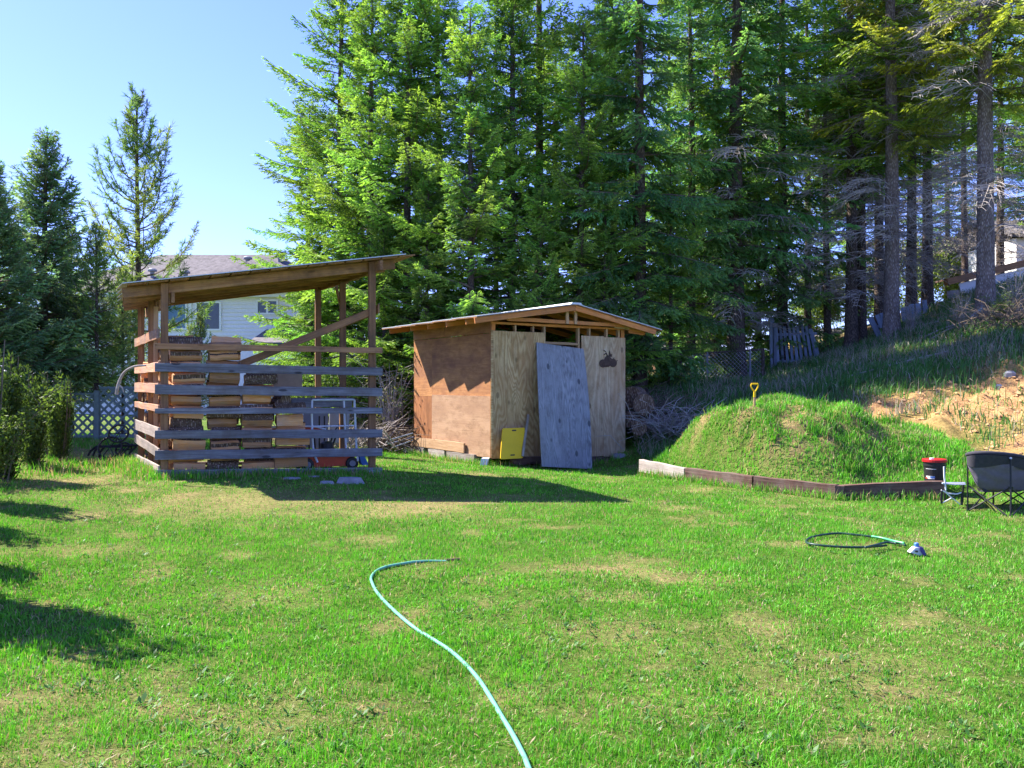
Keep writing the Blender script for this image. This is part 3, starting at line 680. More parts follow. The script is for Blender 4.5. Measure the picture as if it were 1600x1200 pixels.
def trunk(g, h, r, seed, sides=12, lean=0.0, flare=1.35):
    rg = np.random.default_rng(seed); z = np.linspace(0, h, 26); w = r * (0.16 + 0.84 * (1 - z / h) ** .8)
    w[0] *= flare; w[1] *= 1 + (flare - 1) * .25
    ph = rg.uniform(0, 6); x = lean * z + .05 * np.sin(z * .5 + ph) * z / h; y = .05 * np.cos(z * .4 + ph) * z / h
    pts = np.stack([x, y, z], 1); pts -= np.array([pts[0][0], pts[0][1], 0.0]); pts[0][2] = -.4
    tube(g, pts, w, sides, 0, True); return lambda q: np.array([np.interp(q, z, pts[:, 0]), np.interp(q, z, pts[:, 1]), q]), lambda q: np.interp(q, z, w)

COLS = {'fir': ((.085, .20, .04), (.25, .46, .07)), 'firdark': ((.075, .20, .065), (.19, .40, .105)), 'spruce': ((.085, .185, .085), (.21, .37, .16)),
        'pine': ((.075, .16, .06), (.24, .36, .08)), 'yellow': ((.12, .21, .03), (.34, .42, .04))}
def proto(name, h, r, seed, lib, cols, base=.06, rad=1.9, per=5, gap=.34, el0=.15, el1=.75, shape=.8, dead=None, barkm='bark_dark', dens=1.0, tip_el=None, lean=0.0):
    """a tree as an Empty with trunk, crown (and dead boughs)"""
    rg = np.random.default_rng(seed); root = bpy.data.objects.new(name, None); root.empty_display_size = .3
    g = G(); at, rr = trunk(g, h, r, seed, lean=lean)
    me = g.mesh('trunk', M[barkm], True); o = bpy.data.objects.new('trunk', me); o.parent = root
    g = G(); c0, c1 = (np.array(q) for q in COLS[cols]); z = base * h; az = rg.uniform(0, 6)
    while z < h - .1:
        t = (z - base * h) / (h - base * h)
        R = rad * (1 - t) ** shape * (0.55 + .45 * min(1, t / .15)) + .12
        for k in range(per):
            if rg.random() > dens: continue
            az += 2.39996 + rg.uniform(-.4, .4); L = R * rg.uniform(.45, 1.35)
            zz = z + rg.uniform(-1, 1) * gap
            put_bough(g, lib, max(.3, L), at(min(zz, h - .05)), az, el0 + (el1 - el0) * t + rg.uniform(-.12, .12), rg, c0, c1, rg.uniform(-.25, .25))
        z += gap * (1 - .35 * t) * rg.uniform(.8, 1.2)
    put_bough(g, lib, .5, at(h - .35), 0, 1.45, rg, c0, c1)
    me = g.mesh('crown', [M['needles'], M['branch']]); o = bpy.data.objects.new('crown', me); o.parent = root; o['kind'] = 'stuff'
    if dead:
        g = G(); z0, z1, nb = dead
        for k in range(nb):
            zz = rg.uniform(z0, z1); lines, s = pick(DED, rg.uniform(.7, 2.5), rg); a = rg.uniform(0, 2 * math.pi); Rm = orient(a, rg.uniform(-.1, .25)); p = at(zz) + np.array([math.cos(a), math.sin(a), 0]) * rr(zz) * .7
            for pts, ra, rb in lines:
                A = np.array(pts) @ Rm.T * s + p; tube(g, A, np.linspace(ra, rb, len(A)), 3, 0, False)
        me = g.mesh('dead_boughs', M['twig']); o = bpy.data.objects.new('dead_boughs', me); o.parent = root; o['kind'] = 'stuff'
    return root
_parts = {}
def plant(pr, x, y, hscale, rot, label, cat='tree', group=None, z=None, name=None):
    """a copy of a tree with its parts"""
    r = pr.copy(); COL.objects.link(r)
    if name: r.name = name
    r.location = (x, y, (h1(x, y) if z is None else z) - .02); r.scale = (hscale,) * 3; r.rotation_euler = (0, 0, rot)
    kids = _parts.setdefault(pr.name, [o for o in bpy.data.objects if o.parent == pr])
    for c in kids:
        d = c.copy(); COL.objects.link(d); d.parent = r
    return tag(r, label, cat, group)

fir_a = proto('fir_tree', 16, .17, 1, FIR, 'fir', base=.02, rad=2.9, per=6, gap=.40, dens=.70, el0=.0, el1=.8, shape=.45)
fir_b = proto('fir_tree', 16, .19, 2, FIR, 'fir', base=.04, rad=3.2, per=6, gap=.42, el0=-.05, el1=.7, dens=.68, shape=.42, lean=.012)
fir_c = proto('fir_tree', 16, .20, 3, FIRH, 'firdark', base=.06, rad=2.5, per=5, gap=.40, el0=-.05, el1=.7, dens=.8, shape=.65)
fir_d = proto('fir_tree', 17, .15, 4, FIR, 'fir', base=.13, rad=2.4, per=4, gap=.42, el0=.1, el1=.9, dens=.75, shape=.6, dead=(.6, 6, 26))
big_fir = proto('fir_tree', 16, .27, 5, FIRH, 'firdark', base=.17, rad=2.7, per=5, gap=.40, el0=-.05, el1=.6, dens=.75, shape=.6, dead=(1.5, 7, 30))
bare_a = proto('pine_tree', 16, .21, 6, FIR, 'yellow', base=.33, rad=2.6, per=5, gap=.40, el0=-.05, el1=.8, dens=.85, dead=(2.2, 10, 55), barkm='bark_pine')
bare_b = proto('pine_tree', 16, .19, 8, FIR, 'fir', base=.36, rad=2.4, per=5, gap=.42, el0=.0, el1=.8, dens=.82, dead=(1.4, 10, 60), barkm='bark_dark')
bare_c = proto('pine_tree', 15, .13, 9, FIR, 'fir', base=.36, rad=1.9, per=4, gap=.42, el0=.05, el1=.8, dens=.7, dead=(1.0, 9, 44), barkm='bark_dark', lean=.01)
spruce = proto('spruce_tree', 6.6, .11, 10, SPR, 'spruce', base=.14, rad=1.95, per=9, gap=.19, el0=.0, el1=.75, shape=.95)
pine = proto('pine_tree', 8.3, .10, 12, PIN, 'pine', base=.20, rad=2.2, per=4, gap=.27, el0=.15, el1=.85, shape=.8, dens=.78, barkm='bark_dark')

def leafy(name, h, w, seed, c0, c1, n=2600, size=.05, kind='bush', stems=7, twigm='branch'):
    """a broad shrub: stems and many small leaves in clumps"""
    rg = np.random.default_rng(seed); root = bpy.data.objects.new(name, None)
    gs = G(); gl = G(); tips = []
    for k in range(stems):
        a = rg.uniform(0, 6.3); rr = rg.uniform(.2, 1) * w / 2; top = np.array([rr * math.cos(a), rr * math.sin(a), h * rg.uniform(.55, 1)])
        b = np.array([rg.normal(0, .08), rg.normal(0, .08), -.1]); mid = (b + top) / 2 + np.array([-.15 * rr * math.cos(a), -.15 * rr * math.sin(a), .1 * h])
        pts = [b, mid, top]; tube(gs, [tuple(q) for q in spline(pts, 3)], np.linspace(.016, .005, 7), 4)
        for q in range(9):
            t = rg.uniform(.25, 1); p = b * (1 - t) ** 2 + 2 * mid * t * (1 - t) + top * t * t; e = rg.normal(0, 1, 3); e[2] = abs(e[2]) * .6; e /= np.linalg.norm(e)
            L = rg.uniform(.15, .5) * h * .4; tube(gs, [p, p + e * L], [.006, .003], 3); tips += [p + e * L * u for u in (.5, .8, 1)]
    tips = np.array(tips); idx = rg.integers(0, len(tips), n); B = tips[idx] + rg.normal(0, .075 * h ** .5, (n, 3)); D = rg.normal(0, 1, (n, 3)); D[:, 2] += .3; D /= np.linalg.norm(D, axis=1, keepdims=True)
    Q = needle_cards(B, D, size * rg.uniform(.7, 1.4, n), size * .55 * rg.uniform(.7, 1.3, n), rg); t = np.clip(rg.random(n) * .7 + .3 * (idx % 7) / 7, 0, 1)[:, None]
    gl.add(Q.reshape(-1, 3), [np.arange(n * 4).reshape(-1, 4)], 0, np.repeat(np.array(c0) * (1 - t) + np.array(c1) * t, 4, 0))
    for nm, g, m in (('stems', gs, M[twigm]), ('leaves', gl, M['needles'])):
        o = bpy.data.objects.new(nm, g.mesh(nm, m)); o.parent = root; o['kind'] = 'stuff'
    return root
def column_shrub(name, h, w, seed, c0, c1, n=7000):
    rg = np.random.default_rng(seed); root = bpy.data.objects.new(name, None); g = G(); gs = G()
    B = []; Tt = []; Dd = []; npl = 24
    for k in range(npl):
        a0 = rg.uniform(0, 6.283); r0 = w / 2 * .85 * rg.random() ** .5; ph = h * (1.05 - .55 * (r0 / (w / 2)) ** 1.5) * rg.uniform(.6, 1.08); pr = rg.uniform(.05, .12); m = n // npl
        zz = rg.random(m) ** .8; a = rg.uniform(0, 6.283, m); rr = pr * (np.sin(np.pi * np.clip(zz * .85 + .12, 0, 1)) ** .7) * rg.uniform(.2, 1.15, m)
        lean = .5 + .5 * zz
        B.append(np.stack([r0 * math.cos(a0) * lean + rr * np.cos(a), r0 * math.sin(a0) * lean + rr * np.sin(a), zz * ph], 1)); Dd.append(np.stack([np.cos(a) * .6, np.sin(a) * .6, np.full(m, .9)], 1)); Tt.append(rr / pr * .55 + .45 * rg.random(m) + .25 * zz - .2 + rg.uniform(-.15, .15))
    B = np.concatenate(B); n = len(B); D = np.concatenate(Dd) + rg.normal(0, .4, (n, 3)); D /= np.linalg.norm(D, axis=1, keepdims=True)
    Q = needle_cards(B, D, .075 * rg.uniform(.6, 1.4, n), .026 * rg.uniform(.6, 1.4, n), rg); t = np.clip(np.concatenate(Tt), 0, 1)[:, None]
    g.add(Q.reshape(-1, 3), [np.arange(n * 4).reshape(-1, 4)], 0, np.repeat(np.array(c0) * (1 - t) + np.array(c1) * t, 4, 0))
    for k in range(6):
        b = rg.normal(0, .04, 3) * np.array([1, 1, 0]); tube(gs, [b, b * 3 + np.array([0, 0, h * .5]), b * 3.5 + np.array([0, 0, h * .9])], [.022, .014, .005], 4)
    for nm, gg, m in (('stems', gs, M['branch']), ('foliage', g, M['needles'])):
        o = bpy.data.objects.new(nm, gg.mesh(nm, m)); o.parent = root; o['kind'] = 'stuff'
    return root
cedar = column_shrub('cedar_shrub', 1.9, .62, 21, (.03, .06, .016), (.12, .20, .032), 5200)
brush_g = leafy('leafy_bush', 1.6, 1.8, 22, (.05, .10, .02), (.16, .24, .04), 3200, .06)
brush_y = leafy('leafy_bush', 2.6, 2.6, 23, (.10, .17, .03), (.24, .32, .06), 5200, .09)
brush_t = leafy('twiggy_bush', 1.7, 1.6, 24, (.10, .12, .04), (.22, .24, .08), 500, .05, stems=26, twigm='twig')
BACK = 'firs and pines deeper in the wood behind the front row'
FRONT = 'trees along the front edge of the wood'
def at_px(px, Y): return ((px - 800) / F * Y, Y)
def row(lst, group):
    for pr, px, Y, hs, lab in lst:
        x, y = at_px(px, Y); plant(pr, x, y, hs, random.uniform(0, 6.28), lab, 'tree', group)
row([(fir_a, 533, 24.0, .90, 'tall bright green fir at the left end of the wood against the sky'),
     (fir_b, 634, 21.5, .74, 'airy fir with a thin visible trunk rising behind the gap between the two sheds'),
     (fir_a, 735, 20.3, .66, 'dense fir standing directly behind the left wall of the plywood shed'),
     (fir_b, 905, 20.8, .63, 'bright fir standing behind the ridge of the plywood shed'),
     (fir_a, 580, 22.0, .74, 'bright fir second from the left end of the wood, above the shelter roof'),
     (fir_b, 690, 22.4, .80, 'broad fir behind the far left corner of the plywood shed'),
     (fir_a, 800, 21.6, .80, 'tall fir behind the left slope of the plywood shed roof'),
     (fir_a, 955, 22.3, .72, 'fir behind the right slope of the plywood shed roof'),
     (fir_c, 1000, 21.2, .90, 'dark fir with hanging boughs at the right corner of the plywood shed'),
     (fir_c, 1080, 23.6, .74, 'dark fir whose low boughs hang over the wire fence'),
     (fir_c, 1222, 25.5, .92, 'dark blue-green fir with boughs hanging over the picket gate')], FRONT)
x, y = at_px(842, 23.0); plant(fir_d, x, y, 1.0, 1.0, 'slim fir with a pale bare stem rising right of the shed ridge', 'tree', FRONT)
x, y = at_px(1150, 24.0); plant(big_fir, x, y, 1.0, 2.0, 'thick dark trunked fir standing left of the picket gate', 'tree', FRONT)
x, y = at_px(1118, 25.0); plant(fir_d, x, y, .95, 3.0, 'slim straight fir just left of the thick dark trunk', 'tree', FRONT)
RIGHT = 'bare trunked pines up the bank'
for pr, px, Y, s, rot, lab in ((bare_a, 1540, 21, 1.05, .5, 'big sunlit pine trunk standing nearest at the right of the bank'),
                               (bare_a, 1393, 23, 1.0, 2.6, 'grey pine trunk with yellow-green boughs behind the leaning pickets'),
                               (bare_b, 1330, 24.5, .95, 1.0, 'dark pine trunk just right of the picket gate, with a twin behind'),
                               (bare_b, 1346, 25.6, .85, 4.0, 'darker twin trunk touching the pine right of the picket gate'),
                               (bare_c, 1293, 26, .9, 3.1, 'thin dark trunk at the right edge of the picket gate'),
                               (bare_b, 1374, 26.5, .85, 5.0, 'dark trunk close behind the left of the grey pine trunk'),
                               (bare_b, 1424, 27.0, .9, 2.2, 'dark trunk behind the upright pickets right of the grey pine'),
                               (bare_b, 1449, 27.6, .95, .2, 'stout dark trunk on the crest of the bank'),
                               (bare_c, 1508, 29, .9, 1.9, 'slender shaded trunk left behind the big sunlit pine'),
                               (bare_b, 1563, 31, .8, 2.9, 'shaded trunk between the big sunlit pine and the white outbuilding'),
                               (bare_c, 1262, 28, .95, 4.4, 'thin pine behind the middle of the picket gate')):
    x, y = at_px(px, Y); plant(pr, x, y, s, rot, lab, 'tree', RIGHT)
WHERE = ('behind the high end of the shelter roof', 'above the gap between the two sheds', 'above the left eave of the plywood shed', 'above the left roof slope of the plywood shed', 'above the ridge of the plywood shed', 'above the brown building', 'above the right roof slope of the plywood shed',
         'just left of the picket gate', 'between the twin trunks and the grey pine', 'left of the big sunlit pine trunk', 'above the white outbuilding', 'cut by the right edge of the picture')
k = 0
for px, Y, s in ((478, 28, .66), (565, 28, .74), (650, 31, .8), (775, 30, .8), (868, 31, .82), (1045, 31, .86), (960, 36, .95), (1185, 33, .9), (1330, 38, .9), (1480, 38, .85), (1620, 35, .85), (1660, 28, .9)):
    x, y = at_px(px, Y); plant((fir_b, fir_d, fir_a, fir_d)[k % 4], x, y, s, random.uniform(0, 6.28), 'half hidden fir deeper in the wood, ' + WHERE[k], 'tree', BACK); k += 1
for px, Y, s, rot, lab in ((600, 21.0, .36, .4, 'young fir with boughs down to the ground between the two sheds'), (488, 23.5, .36, 1.2, 'young fir seen below the high end of the shelter roof'), (668, 20.6, .42, 2.2, 'young bushy fir behind the left eave of the plywood shed'),
                          (845, 20.2, .40, 3.3, 'young bushy fir peeping over the ridge of the plywood shed'), (1048, 21.4, .36, 4.1, 'young fir right of the plywood shed, its boughs hiding the wire fence'), (1108, 25.5, .46, 5.0, 'young fir behind the wire fence in dappled light'),
                          (1185, 27.5, .50, .9, 'young fir between the thick dark trunk and the picket gate'), (945, 20.4, .34, 1.7, 'small fir behind the right eave of the plywood shed'), (545, 24.0, .44, 2.9, 'young fir framed by the right posts of the wood shelter')):
    x, y = at_px(px, Y); plant(fir_a, x, y, s, rot, lab, 'tree', 'young firs under the tall trees')
# left garden
for pr, px, Y, s, lab in ((spruce, 70, 17, .94, 'dark blue-green spruce with a bare pointed leader left of the wood shelter'),
                          (spruce, -12, 15.5, .78, 'dense broad spruce cut off by the left edge of the picture'),
                          (pine, 216, 19.5, .96, 'slender open pine with upswept tips rising behind the wood shelter'),
                          (pine, 150, 16.9, .52, 'small bushy pine with browning tips in front of the lattice fence'),
                          (pine, 112, 18.6, .56, 'bushy yellow-green pine between the dark spruce and the slender pine'), (pine, 192, 18.3, .44, 'low pine with yellowing tips right beside the left slats of the shelter'),
                          (pine, 312, 17.8, .33, 'young pine seen through the top of the wood shelter')):
    x, y = at_px(px, Y); plant(pr, x, y, s, random.uniform(0, 6.28), lab, 'tree')
for px, Y, s, lab in ((6, 10.8, .95, 'broad dark cedar shrub cut by the left edge of the picture'), (94, 13.0, .76, 'upright cedar shrub standing alone beside the lattice fence'),
                      (52, 12.0, .80, 'upright cedar shrub between the broad one and the lone one')):
    x, y = at_px(px, Y); plant(cedar, x, y, s, random.uniform(0, 6.28), lab, 'shrub', 'upright shrubs along the left side of the lawn')
# the row goes on towards the viewer, outside the frame; its shadows reach the lawn
for tx, ty, h in ((285, 1030, 2.5), (140, 830, 2.0), (62, 862, 1.5), (66, 920, 1.7)):
    Y = F * EYE / (ty - 600); X = (tx - 800) / F * Y; L = h / math.tan(SUN_EL)
    plant(cedar, X + L * math.sin(SUN_AZ), Y + L * math.cos(SUN_AZ), h / 1.9, random.uniform(0, 6.28), 'upright cedar shrub of the row nearer the viewer, outside the left of the picture', 'shrub', 'shrubs outside the picture that shade the lawn')
# undergrowth
for pr, px, Y, s, lab, cat in ((brush_g, -8, 10.4, .75, 'loose leafy bush at the foot of the cedar shrubs on the left edge', 'bush'), (brush_g, 70, 13.6, .6, 'low dark bush between the cedar shrubs and the lattice fence', 'bush'), (brush_y, 1300, 33, 1.2, 'yellow-green bush added to brighten the gap right of the picket gate', 'bush'), (brush_y, 1440, 34, 1.5, 'pale bush added to lighten the gap behind the stout trunk on the crest', 'bush'), (brush_y, 1060, 30, 1.5, 'pale bush added for brightness in the clearing left of the brown building', 'bush'), (brush_y, 1160, 31, 1.4, 'pale bush added for brightness behind the thick dark trunk', 'bush'), (brush_y, 880, 32, 1.5, 'pale bush added for brightness in the clearing behind the shed ridge', 'bush'), (brush_y, 600, 33, 1.6, 'pale bush added for brightness far behind the gap between the sheds', 'bush'),  # brush_y copies here are added to brighten dark gaps between the trunks
                          (brush_t, 612, 19.6, 1.3, 'grey twiggy bush between the wood shelter and the plywood shed', 'bush'), (brush_t, 655, 22.3, 1.5, 'grey twiggy bush behind the left wall of the plywood shed', 'bush'),
                          (brush_t, 560, 21.5, 1.3, 'twiggy bush seen through the right side of the wood shelter', 'bush'), (brush_g, 585, 23.5, 1.4, 'green bush behind the twiggy bush between the two sheds', 'bush'),
                          (brush_g, 470, 21, 1.0, 'green leafy bush behind the open right half of the wood shelter', 'bush'), (brush_y, 1120, 34, 1.3, 'pale yellow-green bush in the sun beyond the wire fence', 'bush'),
                          (brush_y, 1000, 36, 1.5, 'pale green bush in the sun behind the hanging fir boughs', 'bush'), (brush_y, 1265, 37, 1.4, 'pale green bush glowing beyond the picket gate', 'bush'),
                          (brush_y, 1390, 38, 1.4, 'pale bush glowing behind the leaning pickets', 'bush'), (brush_y, 720, 36, 1.6, 'pale bush far behind the plywood shed', 'bush'), (brush_y, 1490, 36, 1.3, 'sunny bush behind the crest of the bank', 'bush'),
                          (brush_g, 1140, 23.2, .7, 'low green bush at the foot of the wire fence', 'bush'), (brush_t, 1425, 22.5, .55, 'low twiggy bush half way up the bank', 'bush'), (brush_t, 1505, 20.2, .6, 'bare twiggy bush at the foot of the big sunlit pine', 'bush'),
                          (brush_g, 1560, 19.6, .5, 'small bright green bush right of the big sunlit pine', 'bush'), (brush_t, 1588, 19.8, .8, 'dry brown bush right of the big sunlit pine', 'bush')):
    x, y = at_px(px, Y); plant(pr, x, y, s, random.uniform(0, 6.28), lab, cat)

# ------------------------------------------------------------------ wood shelter
A = Vector((-4.65, 11.0, 0)); B = Vector((-1.94, 12.0, 0)); Cc = Vector((-6.0, 13.3, 0)); D = B + Cc - A
U = (B - A).normalized(); W = (Cc - A).normalized(); UP = Vector((0, 0, 1)); NF = Vector((U.y, -U.x, 0)); NL = Vector((-W.y, W.x, 0))
def zat(y_px, p): return EYE - (y_px - 600) / F * p.y
ws = thing('wood_shelter', 'open slatted wood shelter with sloping roof holding stacked firewood', 'shelter', (A + D) / 2 + Vector((0, 0, .15)))
roofz = lambda s: 2.79 + 0.155 * s                       # under side of the deck, s metres along the front from A
def post(p, top, r=.095, mat='post', pb=None):
    z0 = (pb if pb is not None else h1(p.x, p.y) - .05)
    plank('post', (p.x, p.y, z0), (p.x, p.y, top), r, r, NF, M[mat], ws, rough=.003)
L = (B - A).length
fin = .06
pA, pB, pC, pD = A + U * .06 + W * .06, B - U * .06 + W * .06, Cc + U * .06 - W * .06, D - U * .06 - W * .06
mAB, mL, mR = None, (A + Cc) / 2 + U * .06, (B + D) / 2 - U * .06
for p, s in ((pA, .06), (pC, .06), (mL, .06)): post(p, roofz(s) - .012 if p is not pA else roofz(s) - .012)
for p in (pB, mR, pD): post(p, roofz(L) - .17 if p is not pB else roofz(L) - .03)
post(Cc * .35 + A * .65 + U * .065 - Vector((.0, 0, 0)), roofz(.06) - .25, .06, 'stud')
# side header over the right posts and rafters along the slope
hz = roofz(L) - .17 + .07
plank('header_beam', pB - W * .25 + UP * hz + U * .05, pD + W * .2 + UP * (hz - .02) + U * .05, .14, .04, U, M['rafter'], ws)
hz2 = roofz(.06) - .20
plank('header_beam', pA - W * .05 + UP * hz2 + U * .10, pC + W * .2 + UP * hz2 + U * .10, .14, .04, U, M['rafter'], ws)
dep = (Cc - A).length
for k, q in enumerate(np.linspace(-.0, dep + .05, 6)):
    q = q + (.135 if k == 0 else 0)
    a = A + W * q - U * (.44 - .25 * k / 5) ; b = B + W * q + U * .30
    plank('rafter', a + UP * (roofz(-.44 + .25 * k / 5) - .075), b + UP * (roofz(L + .30) - .075), .135, .038, NF, M['rafter'], ws, rough=.004)
for k, s in enumerate(np.arange(-.40, L + .30, .255)):
    c = A + U * (s + .11); plank('deck_board', c - W * .12 + UP * (roofz(s + .11) + .010), c + W * (dep + .12) + U * .25 + UP * (roofz(s + .11) + .049), .236, .020, UP - U * .155, M['rafter'], ws, rough=.002, segs=3)
g = G(); P0 = A - U * .47 - W * .17 + UP * (roofz(-.47) + .024); n = 40
def corrug(g, o, du, lu, dw, lw, slope, amp=.012, waves=22, th=.004):
    s = np.linspace(0, 1, waves * 4 + 1); V = []
    for t in (0, 1):
        for dz in (0, th):
            for q in s:
                p = o + du * lu * q + dw * lw * t + UP * (slope * lu * q + amp * math.sin(q * waves * 2 * math.pi) * 0 + dz); V.append(tuple(p))
    k = len(s); i = np.arange(k - 1); fs = []
    for a, b in ((0, 2 * k), (k, 3 * k), (0, k), (2 * k, 3 * k)): fs.append(np.stack([a + i, a + i + 1, b + i + 1, b + i], 1))
    return g.add(V, fs)
for q in range(4):
    g = G(); w = (dep + .34) / 4
    o = P0 + W * (w * q) + U * (.07 * q) + UP * (.003 * (q % 2) + .011 * q); corrug(g, o, U, L + .82, W, w + .03, .155, th=.012)
    g.build('roof_sheet', M['metal_roof'], ws)
# front slats, measured from the photo (upper and lower edge at both ends)
for (l0, l1, r0, r1), m in zip(((535, 546.5, 542.5, 552.5), (565.5, 582, 573, 588.5), (599, 617.5, 605, 620.5), (637, 647.5, 636, 647.5), (671.5, 687, 669, 685), (702.5, 720.5, 699, 713.5), (733, 745, 729.5, 742)),
                               ('post', 'slat', 'slat', 'slat', 'slat', 'slat', 'slat')):
    a = A - U * .07 - W * .03; b = B + U * .06 - W * .03
    za, zb = zat((l0 + l1) / 2, a), zat((r0 + r1) / 2, b)
    plank('slat', (a.x, a.y, za), (b.x, b.y, zb), (l1 - l0) / F * a.y * .84, .026, NF, M[m], ws, wb=(r1 - r0) / F * b.y * .84, segs=8, rough=.005)
# left slats
for (n0, n1, f0, f1), m in zip(((512, 530, 529, 543), (565, 582, 571, 584), (598, 615, 597, 613), (632.5, 645, 626.5, 636.5), (667, 687, 654, 671.5), (700, 717, 677, 691.5), (727, 740, 708.5, 720)),
                               ('slat_sunlit', 'slat_sunlit', 'slat_sunlit', 'slat_sunlit', 'slat_pale', 'slat_pale', 'slat_pale')):
    a = A - U * .015 - W * .0; b = Cc - U * .015 + W * .06
    plank('slat', (a.x, a.y, zat((n0 + n1) / 2, a)), (b.x, b.y, zat((f0 + f1) / 2, b)), (n1 - n0) / F * a.y * .9, .024, NL, M[m], ws, wb=(f1 - f0) / F * b.y * .9, segs=6, rough=.005)
a = P(584, 486, 12.02) ; b = P(372, 571, 11.62)
plank('diagonal_brace', a + W * .03, b + W * .03, .10, .03, NF, M['post'], ws)
plank('knee_brace', mR + UP * (roofz(L) - .22) + W * .32, mR + UP * (roofz(L) - .62) + W * .02, .07, .035, U, M['stud'], ws)
plank('side_board', P(500, 520, 14.2), P(592, 482, 12.1), .12, .028, U, M['rafter'], ws)
# sill and ground timbers
plank('sill_timber', A + U * .15 + W * .12 + UP * (h1(A.x, A.y) + .03), B - U * .2 + W * .12 + UP * (h1(B.x, B.y) + .03), .10, .10, NF, M['slat'], ws)
for k in range(3): 
    q = A + W * (.35 + .8 * k); plank('floor_timber', q + U * .1 + UP * .19, q + U * 2.6 + UP * .13, .12, .09, NF, M['tie'], ws)
g = G(); lathe(g, [(.0, .0), (.13, .0), (.145, .03), (.14, .08), (.10, .10), (0, .10)], pB + UP * (h1(pB.x, pB.y) - .03) - NF * -.02, 10); tag(g.build('footing_stone', M['concrete']), 'grey concrete footing under the front right post of the wood shelter', 'block')
for px, py, s in ((490, 748, .13), (455, 752, .17), (545, 754, .22), (510, 756, .12)):
    Y = F * (EYE - .15) / (py - 600); q = P(px, py, Y); g = G()
    V = np.array([(math.cos(a) * s * random.uniform(.8, 1.1), math.sin(a) * s * .6, 0) for a in np.linspace(0, 6.28, 9)[:-1]]); T = V * .7 + np.array([0, 0, s * .3])
    V = np.concatenate([V - np.array([0, 0, .05]), T, [[0, 0, s * .33]]]); i = np.arange(8)
    g.add(V + np.array(tuple(q)), [np.stack([i, (i + 1) % 8, (i + 1) % 8 + 8, i + 8], 1), np.stack([i + 8, (i + 1) % 8 + 8, np.full(8, 16)], 1)])
    tag(g.build('ground_stone', M['stone']), {490: 'small grey stone lying under the slats of the wood shelter', 455: 'flat grey stone in front of the middle of the wood shelter', 545: 'longest flat grey stone in front of the wood shelter', 510: 'little stone between the flat stones at the wood shelter'}[px], 'stone')

# firewood: each log a thing
def log_mesh(seed):
    rg = np.random.default_rng(seed); k = 7; kind = (0, 1, 2, 3, 2, 3, 1, 3, 2, 3, 2, 3)[seed]
    if kind == 0: ang = np.linspace(0, 2 * math.pi, k + 1)[:-1]; rad = .080 * rg.uniform(.85, 1.1, k); barkset = set(range(k))
    else:
        ang = np.array([0, .35, .8, 1.25, 1.7, 3.5, 4.9]) + rg.uniform(-.1, .1, k); rad = np.array([.098, .104, .10, .104, .098, .066, .060]) * rg.uniform(.8, 1.12, k); barkset = {0, 1, 2} if kind != 3 else {1}
    rot = (rg.uniform(0, 6.3), math.radians(200), math.radians(20), math.radians(110))[kind] + rg.uniform(-.4, .4)
    g = G(); ns = 4; Lh = .215 * rg.uniform(.93, 1.03); V = []
    for i in range(ns + 1):
        x = -Lh + 2 * Lh * i / ns; w = rg.normal(0, .004, 2) if 0 < i < ns else np.zeros(2)
        for q in range(k): r = rad[q] * rg.uniform(.95, 1.05); V.append((x + (rg.uniform(-.006, .006) if i in (0, ns) else 0), r * math.cos(ang[q] + rot) + w[0], r * math.sin(ang[q] + rot) + w[1]))
    g.add(V, [])
    for q in range(k):
        f = np.array([[i * k + q, i * k + (q + 1) % k, (i + 1) * k + (q + 1) % k, (i + 1) * k + q] for i in range(ns)])
        g.Q.append((f, 1 if q in barkset else 0))
    for s in (0, ns): g.T.append((np.array([[s * k, s * k + q, s * k + q + 1] for q in range(1, k - 1)]), 2))
    return g.mesh('log', [M['split'], M['logbark'], M['logend']])
LOGS = [log_mesh(s) for s in range(12)]
ordn = ['first', 'second', 'third', 'fourth', 'fifth', 'sixth', 'seventh', 'eighth', 'ninth', 'tenth', 'eleventh', 'twelfth', 'thirteenth', 'fourteenth', 'fifteenth', 'sixteenth', 'seventeenth']
colname = ['leftmost', 'second', 'third', 'right-hand']
RX = Matrix((U, W, UP)).transposed().to_4x4()
def put_log(s, d, z, label, group, ms=None):
    o = bpy.data.objects.new('firewood_log', LOGS[ms if ms is not None else random.randrange(12)]); COL.objects.link(o)
    p = A + U * s + W * d
    o.matrix_basis = Matrix.Translation((p.x, p.y, z + random.uniform(-.012, .012))) @ RX @ Matrix.Rotation(random.uniform(-.07, .07), 4, 'Z') @ Matrix.Rotation(random.uniform(-.045, .045), 4, 'Y') @ Matrix.Rotation(random.uniform(-.6, .6), 4, 'X') @ Matrix.Diagonal((random.uniform(.88, 1.04), random.uniform(.9, 1.2), random.uniform(.88, 1.12), 1)) @ Matrix.Rotation(math.pi * random.randrange(2), 4, 'Z')
    tag(o, label, 'log', group)
tops = (2.02, 2.03, 1.62, 1.10)
cs = (.37, .83, 1.285, 1.735)
for c in range(4):
    z = .315; r = 0
    while z < tops[c]:
        s = cs[c] + random.uniform(-.03, .03)
        put_log(s, .20 + random.uniform(-.03, .03), z, f'split firewood log in the {colname[c]} stack behind the slats, {ordn[r]} from the bottom', 'split firewood stacked in the wood shelter')
        if c: put_log(s + .05, .39, z + .03, 'split firewood log one row back in the stacks, mostly hidden by the front logs', 'split firewood hidden in the second row of the stacks')
        else:
            for k in range(1, 11):
                if z > 1.85 and k > 6: continue
                put_log(cs[0] + random.uniform(-.06, .04) - .01 * k, .20 + .19 * k + random.uniform(-.02, .02), z + random.uniform(-.01, .04), 'split firewood log deep in the leftmost stack, seen by its end through the side slats', 'split firewood seen end on through the side slats')
        z += .152 * random.uniform(.94, 1.06); r += 1
